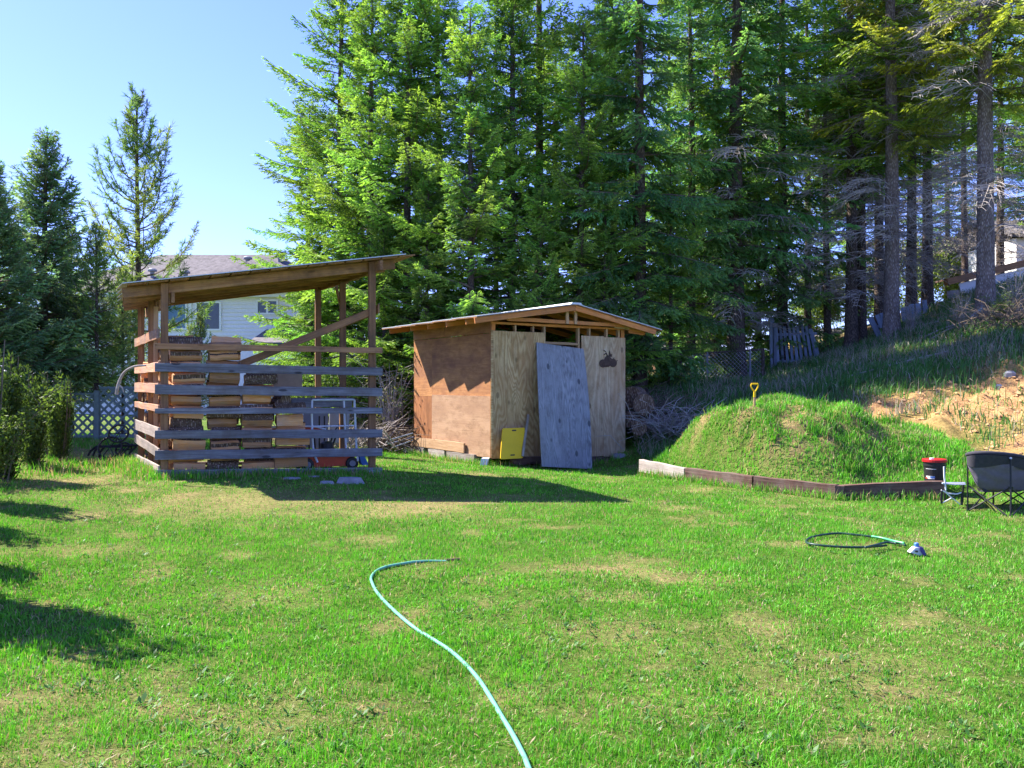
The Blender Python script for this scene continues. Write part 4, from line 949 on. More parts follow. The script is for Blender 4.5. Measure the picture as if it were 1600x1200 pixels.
plank('grey_board', P(455, 629, 12.2), P(549, 629, 12.75), .14, .04, NF, M['slat'], None).name = 'long_board'
tag(bpy.data.objects['long_board'], 'weathered grey board laid across behind the slats right of the firewood', 'board')
for k, (px, py) in enumerate(((447, 625), (438, 632))):
    g = G(); c = P(px, py, 11.75); tube(g, [c, c + W * .5], .075, 10, 0); o = g.build('round_log', M['logbark'])
    tag(o, ('round log end on top of the right-hand firewood stack', 'second round log beside the first on the right-hand firewood stack')[k], 'log')
plank('tan_board', P(427, 598, 12.7), P(472, 598, 12.85), .32, .04, NF, M['cardboard'], None).name = 'cardboard_box'
tag(bpy.data.objects['cardboard_box'], 'tan cardboard panel propped behind the right end of the firewood', 'box')
for nm, x0, x1, y0, y1, Y, mt, lb in (('sheet_panel', 466, 512, 640, 700, 12.9, 'grey_sheet', 'grey sheet panel standing behind the slats next to the firewood'), ('sheet_panel', 514, 545, 645, 692, 13.3, 'grey_sheet', 'second grey sheet panel behind the mower handles'),):
    a, b = P(x0, (y0 + y1) / 2, Y), P(x1, (y0 + y1) / 2, Y + .25)
    o = plank(nm, a, b, (y1 - y0) / F * Y, .02, NF, M[mt], None); tag(o, lb, 'panel')
# mower folded in the right half of the shelter
mw = thing('lawn_mower', 'red push mower with white tube handles behind the slats', 'lawn mower', (P(512, 725, 12.1).x, 12.1, .22))
o0 = Vector(mw.location); mx = U; my = W
def mp(a, b, c): return o0 + mx * a + my * b + UP * c
g = G(); prof = [(-.36, .03), (.34, .03), (.40, .12), (.36, .2), (.05, .23), (-.30, .20), (-.38, .12)]
extrude(g, prof, o0 - my * .02, mx, UP, my, .42); g.build('deck', M['red'], mw)
g = G(); lathe(g, [(.0, .0), (.10, .0), (.11, .05), (.10, .13), (.05, .16), (0, .16)], mp(.05, .2, .225), 14); g.build('engine', M['black'], mw)
for a, b in ((-.3, -.04), (.34, -.04), (-.3, .42), (.34, .42)):
    g = G(); Rm = Matrix((mx, UP, my)).transposed(); lathe(g, [(0, -.02), (.05, -.025), (.085, -.02), (.095, 0), (.085, .02), (.05, .025), (0, .02)], mp(a, b, .07), 16, R=Rm); w = g.build('wheel', M['black'], mw)
    g = G(); lathe(g, [(0, -.028), (.045, -.028), (.05, 0), (.045, .028), (0, .028)], mp(a, b, .07), 12, R=Rm); g.build('hub', M['grey_sheet'], w)
for b in (-.05, .42):
    g = G(); tube(g, spline([mp(-.16, b, .10), mp(-.22, b, .3), mp(-.24, b, .75), mp(-.235, b, 1.0)], 5), .016, 8); g.build('handle', M['white_metal'], mw)
    g = G(); tube(g, spline([mp(.42, b, .10), mp(.40, b, .3), mp(.38, b, .75), mp(.37, b, 1.0)], 5), .016, 8); g.build('handle', M['white_metal'], mw)
g = G(); tube(g, [mp(-.235, -.05, 1.0), mp(.37, -.05, 1.0)], .015, 8); g.build('crossbar', M['white_metal'], mw)
g = G(); tube(g, [mp(-.235, -.05, .62), mp(.38, -.05, .62)], .010, 8); g.build('crossbar', M['white_metal'], mw)
g = G(); tube(g, spline([mp(-.42, -.06, .24), mp(-.05, -.06, .26), mp(.22, -.06, .26), mp(.30, -.06, .2)], 5), .014, 8); g.build('front_rail', M['white_metal'], mw)
g = G(); extrude(g, [(0, 0), (.10, 0), (.02, .16), (-.05, .16)], mp(.48, -.06, .04), mx, UP, my, .12); g.build('footrest', M['blue'], mw)
rw = thing('red_barrow', 'second red machine tray with a white rail higher up behind the slats', 'barrow', mp(-.2, .55, .0))
g = G(); q0 = mp(-.3, .60, .44); extrude(g, [(-.30, .02), (.32, .02), (.42, .13), (-.42, .13)], q0, mx, UP, my, .4); g.build('tray', M['red'], rw)
g = G(); tube(g, spline([q0 + mx * -.45 + UP * .15, q0 + mx * .2 + UP * .15, q0 + mx * .46 + UP * .10], 4), .013, 8); g.build('rail', M['white_metal'], rw)
for a in (-.25, .3):
    for b in (.05, .35):
        g = G(); tube(g, [q0 + mx * a + my * b + UP * .05, q0 + mx * a * 1.1 + my * b - UP * .52], .014, 6); g.build('leg', M['black'], rw)
bt = thing('black_tool', 'black forked tool handle leaning behind the mower', 'tool', mp(.2, .5, .0))
for d in (0, .05):
    g = G(); tube(g, [mp(.08 + d, .5, .02), mp(.26 + d, .5, .52)], .014, 6); g.build('prong', M['black'], bt)
g = G(); tube(g, [mp(.26, .5, .52), mp(.33, .5, .62), mp(.31, .5, .52)], .012, 6); g.build('grip', M['black'], bt)
for k, px in enumerate((499, 507)):
    g = G(); a = P(px, 650, 12.8); tube(g, [a - UP * .95, a], .012, 6); tag(g.build('metal_rod', M['black']), ('thin black rod standing behind the mower', 'black rod right beside the other thin black rod')[k], 'rod')
# pale antler hung on the left slats
g = G(); pts = [P(241, 571, 10.93), P(222, 573, 10.95), P(207, 582, 11.0), P(198, 600, 11.0), P(195, 616, 11.02)]
pts = [p - U * .10 for p in pts]; tube(g, spline(pts, 6), np.linspace(.012, .022, 25), 8); tube(g, [pts[3], pts[3] + Vector((.05, 0, -.05)), pts[3] + Vector((.07, 0, -.11))], [.012, .01, .006], 6)
tag(g.build('bleached_branch', M['tie_pale']), 'curved bleached branch hung over the left side slats of the wood shelter', 'branch')
# old black cultivator behind the left side
cv = thing('cultivator', 'old black hand cultivator with two steel wheels by the lattice fence', 'garden tool', (P(180, 700, 13.6).x, 13.6, h1(-6.5, 13.6)))
o1 = Vector(cv.location)
for dx, dz, r in ((.04, .42, .16), (-.06, .20, .19), (.10, .15, .13)):
    g = G(); t = np.linspace(0, 2 * math.pi, 22); c = o1 + Vector((dx, dx * .8, dz))
    tube(g, [c + Vector((math.cos(a) * r, math.sin(a) * r * .35, math.sin(a) * r * .85)) for a in t], .016, 6); w = g.build('wheel', M['black'], cv)
    g = G()
    for a in (0, 1.05, 2.1): tube(g, [c + Vector((math.cos(a + k) * r, math.sin(a + k) * r * .35, math.sin(a + k) * r * .85)) for k in (0, math.pi)], .008, 4)
    g.build('spokes', M['black'], w)
for p, q in (((-.42, -.05, .06), (-.3, 0, .22)), ((-.34, -.05, .05), (-.24, 0, .24)), ((-.26, 0, .03), (-.18, 0, .2)), ((.1, 0, .03), (.24, .1, .25)), ((.2, 0, .02), (.30, .1, .2))):
    g = G(); tube(g, [o1 + Vector(p), o1 + (Vector(p) + Vector(q)) / 2 + Vector((-.03, 0, 0)), o1 + Vector(q)], .018, 5); g.build('tine', M['black'], cv)
g = G(); tube(g, [o1 + Vector((-.32, 0, .2)), o1 + Vector((0, 0, .22)), o1 + Vector((.3, .1, .22)), o1 + Vector((.75, .3, .3))], .022, 6); g.build('shaft', M['black'], cv)

# ------------------------------------------------------------------ plywood shed
N = Vector((-.39, 15.85, 0)); R = Vector((2.36, 17.40, 0)); Lb = Vector((-2.20, 18.70, 0)); Rb = R + Lb - N
u = (R - N).normalized(); LW = (R - N).length; w = (Lb - N).normalized(); DW = (Lb - N).length; nf = Vector((u.y, -u.x, 0)); nl = Vector((-w.y, w.x, 0))
sh = thing('plywood_shed', 'small plywood garden shed with low gable roof and open eaves', 'shed', (N + Rb) / 2 + Vector((0, 0, -.1)))
def fp(s, z, off=0.0): return N + u * s + nf * off + UP * z
def sp(s, z, off=0.0): return N + w * s + nl * off + UP * z
def sheet(name, a, b, z0, z1, th, nrm, mat, parent=sh, M_=None):
    """upright panel between two ground points"""
    a, b = Vector(a), Vector(b); x = (b - a); Lx = x.length; x.normalize(); g = G(); box(g, (0, 0, 0), Lx, z1 - z0, th)
    Mx = Matrix.Translation(((a + b) / 2).xy.to_3d() + UP * (z0 + z1) / 2) @ Matrix((x, UP, x.cross(UP))).transposed().to_4x4()
    return g.build(name, M[mat], parent, M=Mx)
def s_of(px, off=0.0):
    o = N + nf * off; k = (px - 800) / F; return (k * o.y - o.x) / (u.x - k * u.y)
def zf(py, s, off=0.0): p = N + u * s + nf * off; return EYE - (py - 600) / F * p.y
# floor, back and side panels
sheet('wall_panel', Lb, Rb, .03, 2.45, .015, w, 'ply_dark'); 
for a, b in ((0.02, .5), (.5, 1.0)): sheet('wall_panel', R + w * DW * a, R + w * DW * (b - .01), .0, 2.38, .015, u, 'ply_front')
g = G(); box(g, (N + Rb) / 2 + UP * .06, LW - .1, DW - .1, .03, Matrix((u, w, UP)).transposed()); g.build('floor_sheet', M['ply_dark'], sh)
# left wall: dark sheets above, pale and rust sheets below
split = DW * .735
sheet('wall_panel', sp(.03, 0), sp(split - .004, 0), 1.19, 2.42, .015, nl, 'ply_dark'); sheet('wall_panel', sp(split, 0), sp(DW - .02, 0), 1.19, 2.42, .015, nl, 'ply_dark')
sheet('wall_panel', sp(split, 0), sp(DW - .02, 0), .04, 1.187, .015, nl, 'ply_rust'); sheet('wall_panel', sp(.03, 0), sp(split - .004, 0), .93, 1.187, .015, nl, 'ply_rust')
sheet('top_strip', sp(.0, 0, .012), sp(DW * .56, 0, .012), 2.43, 2.66, .014, nl, 'ply_dark'); sheet('top_strip', sp(DW * .565, 0, .012), sp(DW, 0, .012), 2.43, 2.66, .014, nl, 'ply_dark')
sheet('wall_patch', sp(.02, 0, .014), sp(split - .02, 0, .014), .04, 1.22, .012, nl, 'ply_pale')
plank('skirt_board', sp(.95, .17, .06), sp(DW + .02, .17, .06), .20, .04, nl, M['stud'], sh)
# corner posts and studs
for s in (.05, s_of(797) * 0 + .30): pass
for s, m in ((.045, 'orange'), (LW - .045, 'orange')): plank('corner_post', fp(s, .04, -.05), fp(s, 2.60, -.05), .085, .085, nf, M[m], sh)
for px in (806, 834, 851.5, 905, 922, 949, 968):
    s = s_of(px); plank('stud', fp(s, .06, -.055), fp(s, 2.585, -.055), .04, .085, nf, M['stud'], sh)
plank('top_plate', fp(.0, 2.62, -.05), fp(LW, 2.60, -.05), .045, .09, nf, M['orange'], sh)
plank('top_plate', Lb + UP * 2.62 - w * .05, Rb + UP * 2.6 - w * .05, .045, .09, nf, M['orange'], sh)
for s in (.6, 1.2, 1.8, 2.5): plank('stud', Lb + u * s + UP * .06 - w * .06, Lb + u * s + UP * 2.6 - w * .06, .04, .08, w, M['orange'], sh)
plank('door_head', fp(s_of(851.5), zf(536, s_of(870)), -.05), fp(s_of(905), zf(538, s_of(905)), -.05), .05, .085, nf, M['stud'], sh)
# front panels
s1 = s_of(851)
for a, b, y0, y1 in ((.0, .335, 515.5, 716), (.338, s_of(833), 517, 716), (s_of(833) + .003, s1, 518, 716)):
    m = N + u * (a + b) / 2; sheet('front_panel', fp(a, 0, .008), fp(b, 0, .008), EYE - (716 - 600) / F * 15.95, zf(y1 * 0 + y0 + 1.5, (a + b) / 2), .014, nf, 'ply_front')
sr = s_of(908)
sheet('front_panel', fp(sr, 0, .008), fp(s_of(943), 0, .008), -.03, zf(525, s_of(925)), .014, nf, 'ply_right'); sheet('front_panel', fp(s_of(943) + .003, 0, .008), fp(LW, 0, .008), -.05, zf(527.5, s_of(960)), .014, nf, 'ply_right')
plank('corner_trim', fp(.0, .04, .022), fp(.0, 2.48, .022), .05, .018, nf, M['ply_front'], sh)
# roof
RZ, ov, fo = 3.02, .54, .32
sm = LW * .53
def rz(s): return RZ - (.150 * (sm - s) if s < sm else .205 * (s - sm))
for q, nm in ((-fo, 0), (.02, 1), (.8, 1), (1.6, 1), (2.4, 1), (DW + .1, 1)):
    b0 = N + w * q
    plank('rafter', b0 - u * ov + UP * (rz(-ov) - .07), b0 + u * sm + UP * (RZ - .07), .105, .038, nf, M['orange'], sh)
    plank('rafter', b0 + u * sm + UP * (RZ - .07), b0 + u * (LW + ov) + UP * (rz(LW + ov) - .07), .105, .038, nf, M['orange'], sh)
plank('ridge_board', N - w * fo + u * sm + UP * (RZ - .085), Lb + w * .1 + u * sm + UP * (RZ - .085), .13, .036, u, M['orange'], sh)
plank('ceiling_tie', fp(.25, 2.69, .16), fp(LW - .15, 2.66, .16), .07, .035, nf, M['orange'], sh)
for k, s in enumerate((sm - .08, sm + .12)): plank('king_post', fp(s, 2.64, .19), fp(s, 2.90, .19), .06, .04, nf, M['stud'], sh)
plank('eave_block', fp(LW + .02, 2.56, .1), fp(LW + .40, 2.53, .1), .10, .04, nf, M['orange'], sh); plank('eave_block', fp(LW - .35, 2.63, .1), fp(LW + .15, 2.60, .1), .06, .04, nf, M['stud'], sh)
for side in (0, 1):
    for k in range(5):
        q0 = -fo - .05 + (DW + fo + .3) / 5 * k; q1 = q0 + (DW + fo + .3) / 5 - .004
        jag = random.uniform(-.08, .10) if side == 0 else random.uniform(-.03, .05)
        if side == 0: s0, s1_ = -ov - .04 - jag, sm
        else: s0, s1_ = sm, LW + ov + .12 + jag
        p = [N + w * q0 + u * s0 + UP * (rz(s0) + .0), N + w * q0 + u * s1_ + UP * rz(s1_), N + w * q1 + u * s1_ + UP * rz(s1_), N + w * q1 + u * (s0 - (.10 if side == 0 else 0)) + UP * rz(s0)]
        t = [x + UP * .013 for x in p]; g = G(); hexa(g, [x - UP * .018 for x in p] + [x for x in p]); g.build('roof_deck', M['rafter'], sh)
        g = G(); hexa(g, [x + UP * .003 for x in p] + [x + UP * .016 for x in p]); g.build('roof_sheet', M['metal_roof'], sh)
g = G(); hexa(g, [N - w * (fo + .06) + u * (sm + d) + UP * (RZ + .018 - abs(d) * .17) for d in (-.14, .14)] + [Lb + w * .1 + u * (sm + d) + UP * (RZ + .018 - abs(d) * .17) for d in (.14, -.14)] +
          [N - w * (fo + .06) + u * (sm + d) + UP * (RZ + .03) for d in (-.10, .10)] + [Lb + w * .1 + u * (sm + d) + UP * (RZ + .03) for d in (.10, -.10)]); g.build('ridge_cap', M['metal_roof'], sh)
# motorbike cut-out of rusted steel
mb = thing('motorcycle_plaque', 'rusty steel cut-out of a motorcycle hung on the right front of the shed', 'wall plaque', fp(s_of(949), zf(566, s_of(949)), .02))
kx = 1.0 / 74.5 ; o2 = Vector(mb.location) + nf * .0
def q2(x, y): return ((x - 949) * kx * 1.12, -(y - 566) * kx)
g = G()
for cx, cy, r in ((940.5, 568, 6.3), (957.5, 567, 6.6)):
    extrude(g, [(q2(cx, cy)[0] + math.cos(a) * r * kx * 1.1, q2(cx, cy)[1] + math.sin(a) * r * kx) for a in np.linspace(0, 2 * math.pi, 17)[:-1]], o2, u, UP, nf, .006)
for poly in ([(941, 565), (944.5, 558), (948, 555.5), (951, 557), (954, 559), (957, 563), (952, 572), (944, 573)], [(941, 574), (951, 573), (951, 571), (941, 571)],
             [(949.5, 557), (946, 551), (944.5, 551.6), (947.5, 557.5)], [(946.3, 551), (941.5, 554.5), (942.2, 555.6), (947, 552)], [(950, 556.5), (951.3, 547.3), (952.6, 551), (954.6, 558)], [(945, 550.5), (941.2, 548), (942, 547.2), (946, 549.8)],
             [(955, 558), (955.8, 553), (954.8, 553), (953.8, 557)], [(958.5, 561), (960, 559), (959, 558.6), (957.6, 560.6)], [(962.5, 565), (965.4, 563.4), (964.8, 562.4), (962, 564)]):
    extrude(g, [q2(*p) for p in poly], o2 + nf * .0015, u, UP, nf, .006)
g.build('silhouette', M['rust'], mb)
# plywood sheet leaned on the doorway
tl, tr = fp(s_of(833.5), 2.235, .03), fp(s_of(911), 2.19, .03); bl, br = P(846.5, 731, 15.62), P(925, 731, 16.22)
xx = ((tr - tl) + (br - bl)).normalized(); ctr = (tl + tr + bl + br) / 4; yy = ((tl + tr) - (bl + br)); hh = yy.length / 2; yy.normalize(); xx = (xx - yy * xx.dot(yy)).normalized(); zz = xx.cross(yy)
g = G()
ns = 10; V = []
for kz in (-.009, .009):
    for kx_ in (0, 1):
        for i in range(ns + 1):
            t = i / ns; wd = 1.15 + .04 * math.sin(t * 3); V.append(((kx_ - .5) * wd + (.035 * t * t if kx_ == 0 else .0), (t - .5) * hh, kz + .03 * math.sin(math.pi * t)))
n1 = ns + 1; i = np.arange(ns)
g.add(V, [np.stack([i, i + 1, i + 1 + n1, i + n1], 1), np.stack([i + 2 * n1, i + 3 * n1, i + 1 + 3 * n1, i + 1 + 2 * n1], 1), np.stack([i, i + 2 * n1, i + 1 + 2 * n1, i + 1], 1), np.stack([i + n1, i + 1 + n1, i + 1 + 3 * n1, i + 3 * n1], 1), np.array([[0, n1, 3 * n1, 2 * n1], [ns, 2 * n1 + ns, 3 * n1 + ns, n1 + ns]])])
o = g.build('plywood_sheet', M['ply_blue'], M=Matrix.Translation(ctr) @ Matrix((xx, yy, zz)).transposed().to_4x4()); tag(o, 'blue-grey weathered plywood sheet leaning over the doorway of the shed', 'plywood sheet')
# yellow board and stick
yb, yt = P(799, 717, 15.72), P(802, 669, 15.93); x3 = u; y3 = (yt - yb).normalized(); z3 = x3.cross(y3)
g = G(); c = .02; hw, hl = .245, (yt - yb).length / 2
extrude(g, [(-hw + c, -hl), (hw - c, -hl), (hw, -hl + c), (hw, hl - c), (hw - c, hl), (-hw + c, hl), (-hw, hl - c), (-hw, -hl + c)], (yb + yt) / 2, x3, y3, z3, .02); 
yo = thing('yellow_board', 'bright yellow plastic board with hand slots leaning on the shed front', 'board', yb); g.build('board', M['yellow'], yo)
for dy in (hl - .05, -hl + .07):
    g = G(); extrude(g, [(-.045, -.012), (.045, -.012), (.045, .012), (-.045, .012)], (yb + yt) / 2 + y3 * dy + z3 * .0215 + x3 * .01, x3, y3, z3, .003); g.build('hand_slot', M['black'], yo)
o = plank('broom_stick', P(816.5, 713, 15.80), P(825.5, 648, 16.16), .045, .03, nf, M['tie_pale'], None); tag(o, 'pale wooden stick leaning beside the yellow board', 'stick')
# timbers, blocks and stones under the shed
for nm, a, b, y, hgt, m, lb in (('shed_timber', P(800, 719, 15.95), P(846, 719, 16.35), 0, .15, 'tie', 'dark timber lying under the left front of the shed'), ('shed_timber', P(908, 719, 16.75), P(951, 718, 17.15), 0, .13, 'tie', 'dark timber lying under the right front of the shed'),
                               ('shed_timber', sp(.55, -.05), sp(1.7, -.05), 0, .22, 'tie_pale', 'nearer greyish timber under the left wall of the shed'), ('shed_timber', sp(1.8, -.05), sp(2.55, -.05), 0, .22, 'tie_pale', 'middle greyish timber under the left wall of the shed'), ('shed_timber', sp(2.75, -.04), sp(3.3, -.04), 0, .22, 'tie_pale', 'far end timber under the left wall of the shed')):
    tag(plank(nm, a, b, hgt, .14, nf if 'front' in lb else nl, M[m], None, rough=.01), lb, 'timber')
g = G(); hexa(g, [P(*q) for q in ((750, 727, 15.6), (760, 728, 15.6), (763, 726, 15.8), (753, 725, 15.8), (752, 716, 15.65), (763, 717, 15.65), (765, 715, 15.8), (755, 715, 15.8))]); tag(g.build('white_block', M['white_block']), 'small white block at the front left corner of the shed', 'block')
for px, py, Y, s, nm, lb in ((968, 714, 17.15, .14, 'footing_stone', 'blue-grey stone under the right corner of the shed'), (640, 707, 18.6, .15, 'footing_stone', 'grey stone under the far left corner of the shed')):
    g = G(); q = P(px, py, Y); lathe(g, [(0, -s * .6), (s, -s * .6), (s * 1.1, 0), (s * .85, s * .5), (0, s * .55)], q, 9); tag(g.build(nm, M['stone']), lb, 'stone')
# metal tubes heap
for k, (x0, y0, x1, y1) in enumerate(((598, 672, 616, 690), (604, 690, 622, 701), (610, 687, 645, 677), (612, 700, 645, 688), (606, 694, 646, 683), (600, 683, 640, 699))):
    g = G(); tube(g, [P(x0, y0, 17.9 + .1 * k), P(x1, y1, 18.0 + .1 * k)], .016, 7)
    tag(g.build('metal_tube', M['steel']), ('steel tube standing up steepest in the heap beside the shed', 'short steel tube lowest in the heap beside the shed', 'upper long steel tube of the heap beside the shed', 'lowest long steel tube of the heap beside the shed', 'long steel tube in the middle of the heap by the shed', 'steel tube crossing the others in the heap by the shed')[k], 'tube', 'metal tubes heaped beside the shed')

# ------------------------------------------------------------------ raised bed, spade, bucket, chairs
TY = (720, 733, 745.5, 760, 753.5)
TP = [Vector((*q, 0)) for q in ((2.2, 14.2), (2.75, 13.1), (3.5, 12.0), (4.35, 11.1), (5.78, 11.12))]
for k in range(4):
    a, b = TP[k], TP[k + 1]; d = (b - a).normalized(); nn = Vector((d.y, -d.x, 0))
    za, zb = [EYE - (py - 600) / F * q.y - .165 for py, q in ((TY[k], a), (TY[k + 1], b))]; a2, b2 = a + d * .012, b - d * .012
    o = plank('bed_timber', a2 + UP * (za + .085), b2 + UP * (zb + .085), .20, .10, nn, M['tie_pale' if k == 0 else 'tie'], None, rough=.008, segs=6)
    tag(o, ('pale weathered timber at the left end of the bed edging', 'dark timber next to the pale one in the bed edging', 'reddish timber left of the corner of the bed edging', 'longest dark timber of the bed edging, running behind the camp chair')[k], 'timber', 'timbers edging the mound bed')
a = TP[3]; o = plank('bed_timber', a + Vector((.01, -.02, h1(a.x, a.y) - .08)), a + Vector((.01, -.02, h1(a.x, a.y - .15) + .185)), .12, .09, Vector((-.4, -1, 0)), M['tie'], None); tag(o, 'short upright timber at the corner of the bed edging', 'timber')
# spade stuck in the mound
sx, sy = 3.82, 13.1
sz = h1(sx, sy); spd = thing('garden_spade', 'spade with yellow grip standing on top of the mound', 'spade', (sx, sy, sz))
c0 = Vector((sx, sy, sz)); kk = sy / F
g = G(); tube(g, [c0 - UP * .1, c0 + UP * .20], .017, 8); g.build('shaft', M['stud'], spd)
g = G(); tube(g, [c0 + UP * .17, c0 + UP * .26], [.021, .019], 8); tube(g, spline([c0 + UP * q for q in (.25,)] + [c0 + Vector((-.03, 0, .29)), c0 + Vector((-.056, 0, .345)), c0 + Vector((-.05, 0, .375))], 4), .011, 6)
tube(g, spline([c0 + UP * .25, c0 + Vector((.03, 0, .29)), c0 + Vector((.056, 0, .345)), c0 + Vector((.05, 0, .375))], 4), .011, 6); g.build('grip', M['yellow'], spd)
g = G(); tube(g, [c0 + Vector((-.055, 0, .378)), c0 + Vector((.055, 0, .378))], .013, 8); g.build('grip_bar', M['yellow'], spd)
g = G(); extrude(g, [(-.1, 0), (.1, 0), (.09, -.22), (0, -.28), (-.09, -.22)], c0 - UP * .08, (1, 0, 0), UP, (0, 1, 0), .006); g.build('blade', M['steel'], spd)
# bucket
bx, by = 5.75, 11.32; bz = h1(bx, by) + .01
bk = thing('bucket', 'black pail with red lid standing behind the end of the bed edging', 'bucket', (bx, by, bz)); c0 = Vector((bx, by, bz))
g = G(); lathe(g, [(0, 0), (.118, 0), (.122, .02), (.140, .30), (.147, .30), (.147, .315), (.140, .315), (.142, .345), (.149, .345), (.149, .355), (.138, .365), (0, .365)], c0, 28); g.build('pail', M['black'], bk, smooth=False)
g = G(); lathe(g, [(.150, .356), (.157, .356), (.157, .385), (.145, .395), (.12, .388), (0, .386)], c0, 28); g.build('lid', M['lid_red'], bk)
g = G(); lathe(g, [(.0, .385), (.028, .385), (.028, .41), (0, .412)], c0 + Vector((-.05, -.02, 0)), 12); g.build('spout', M['white_block'], bk)
def label_patch(g, z0, z1, a0, a1, mi=0):
    V = []
    for t in np.linspace(a0, a1, 8):
        for z in (z0, z1): r = .122 + (z - .02) / .28 * .018 + .0015; V.append((r * math.cos(t), r * math.sin(t), z))
    i = np.arange(7) * 2; g.add(np.array(V) + np.array(tuple(c0)), [np.stack([i, i + 2, i + 3, i + 1], 1)], mi)
for nm, z0, z1, a0, a1, m in (('label_band', .13, .17, -2.9, -2.05, 'white_block'), ('label_mark', .128, .15, -3.0, -2.75, 'red'), ('label_mark', .14, .168, -2.45, -2.0, 'blue'), ('label_line', .045, .053, -2.8, -2.0, 'white_block'), ('label_line', .262, .268, -2.9, -1.9, 'white_block')):
    g = G(); label_patch(g, z0 + .002 * (nm == 'label_mark'), z1, a0, a1); g.V[-1] = g.V[-1]
    if nm == 'label_mark': g.V[0][:, :2] = (g.V[0][:, :2] - np.array([bx, by])) * 1.012 + np.array([bx, by])
    g.build(nm, M[m], bk)
# small folding chair, light frame
fc = thing('folding_chair', 'small folding chair with pale metal frame beside the black pail', 'chair', (P(1490, 785, 10.45).x, 10.45, h1(5.5, 10.45)))
o3 = Vector(fc.location); kp = 10.45 / F
def q3(px, py, dy=0.0): return P(px, py, 10.45 + dy)
zb = lambda: 0
for nm, pts, r, m in (('back_post', [q3(1475, 729), q3(1475.5, 745), q3(1478, 766)], .010, 'white_metal'), ('seat_rail', [q3(1472, 755), q3(1490, 757), q3(1509, 757)], .008, 'white_metal'), ('seat_rail', [q3(1473, 754.5, .3), q3(1508, 754.5, .3)], .008, 'white_metal'),
                      ('seat_rail', [q3(1470.5, 766), q3(1482, 771), q3(1495, 772), q3(1505, 769)], .009, 'white_metal'), ('leg', [q3(1471.5, 766), q3(1471, 787)], .014, 'black'), ('leg', [q3(1503.5, 768), q3(1502.5, 789)], .016, 'black'), ('leg', [q3(1505, 757, .3), q3(1504, 784, .3)], .012, 'black'), ('leg', [q3(1476, 757, .3), q3(1476, 783, .3)], .012, 'black'),
                      ('cross_brace', [q3(1478, 770), q3(1500, 788)], .007, 'white_metal'), ('cross_brace', [q3(1487, 778), q3(1472, 786)], .007, 'white_metal'), ('cross_brace', [q3(1502, 770), q3(1487, 778)], .007, 'black')):
    g = G(); tube(g, pts, r, 7); g.build(nm, M[m], fc)
g = G(); hexa(g, [q3(1472, 757), q3(1508, 758), q3(1508, 757, .3), q3(1474, 756, .3), q3(1472, 755.5), q3(1508, 756.5), q3(1508, 755.5, .3), q3(1474, 754.5, .3)]); g.build('seat', M['grey_sheet'], fc)
# padded camp chair, seen from behind
CY = 9.9; cc = thing('camp_chair', 'padded dark grey club camp chair with black crossed legs, seen from behind', 'chair', (P(1555, 800, CY).x, CY, h1(5.7, CY)))
def q4(px, py, dy=0.0): Y = CY + dy; return Vector(((px - 800) / F * Y, Y, EYE - (py - 600) / F * Y))
gz = h1(5.7, CY) 
g = G(); nu, nv = 22, 12; V = []
rimL, rimR, cx = 1511, 1624, 1567
for side in (0, 1):
    for a in range(nu + 1):
        t = a / nu; ang = math.pi * (0.0 + t)           # round the back from left edge to right edge
        for b_ in range(nv + 1):
            v = b_ / nv                                  # 0 rim, 1 seat bottom
            rim_y = 712 - 6 * math.sin(ang) + 17 * t * t; x = cx - math.cos(ang) * (56 * (1 - .46 * v * v) + 2.5 * math.sin(v * 9 + t * 5) * v)
            y = rim_y + (767 - rim_y) * (v ** .85) ; dy = -math.sin(ang) * .30 * (1 - .75 * v) + .30
            p = q4(x, y, dy)
            if side == 1: p = p + Vector((math.cos(ang) * .03, .045, .02 * v))
            puff = .025 * math.sin(v * math.pi) * abs(math.sin(t * math.pi * 3)) + .012 * math.sin(t * 23 + v * 7) * math.sin(v * 3.1) + .010 * math.sin(v * 17 + 3 * math.sin(t * 9)) * math.sin(v * 3.1)
            if side == 0: p = p + Vector((0, -1, 0)) * puff
            V.append(tuple(p))
n2 = (nu + 1) * (nv + 1); idx = lambda a, b_, s=0: s * n2 + a * (nv + 1) + b_
Q = [(idx(a, b_), idx(a + 1, b_), idx(a + 1, b_ + 1), idx(a, b_ + 1)) for a in range(nu) for b_ in range(nv)] + [(idx(a, b_, 1), idx(a, b_ + 1, 1), idx(a + 1, b_ + 1, 1), idx(a + 1, b_, 1)) for a in range(nu) for b_ in range(nv)]
Q += [(idx(a, 0), idx(a, 0, 1), idx(a + 1, 0, 1), idx(a + 1, 0)) for a in range(nu)] + [(idx(e, b_), idx(e, b_ + 1), idx(e, b_ + 1, 1), idx(e, b_, 1)) for e in (0, nu) for b_ in range(nv)] + [(idx(a, nv), idx(a + 1, nv), idx(a + 1, nv, 1), idx(a, nv, 1)) for a in range(nu)]
g.add(V, [np.array(Q)]); g.build('padded_back', M['fabric'], cc, smooth=True)
g = G(); pts = []
for a in range(nu + 1):
    t = a / nu; ang = math.pi * t; pts.append(q4(cx - math.cos(ang) * 56, 711 - 6 * math.sin(ang) + 17 * t * t, -math.sin(ang) * .30 + .31))
tube(g, pts, .024, 9); g.build('rim_roll', M['fabric_dark'], cc, smooth=True)
g = G(); band = []
for a in range(nu + 1):
    t = a / nu; ang = math.pi * t
    for v in (0.02, .18, .2 + .12 * abs(math.sin(t * 6))):
        rim_y = 712 - 6 * math.sin(ang) + 17 * t * t; band.append(tuple(q4(cx - math.cos(ang) * 57 * (1 - .4 * v * v), rim_y + (767 - rim_y) * v ** .85, -math.sin(ang) * .315 * (1 - .75 * v) + .29)))
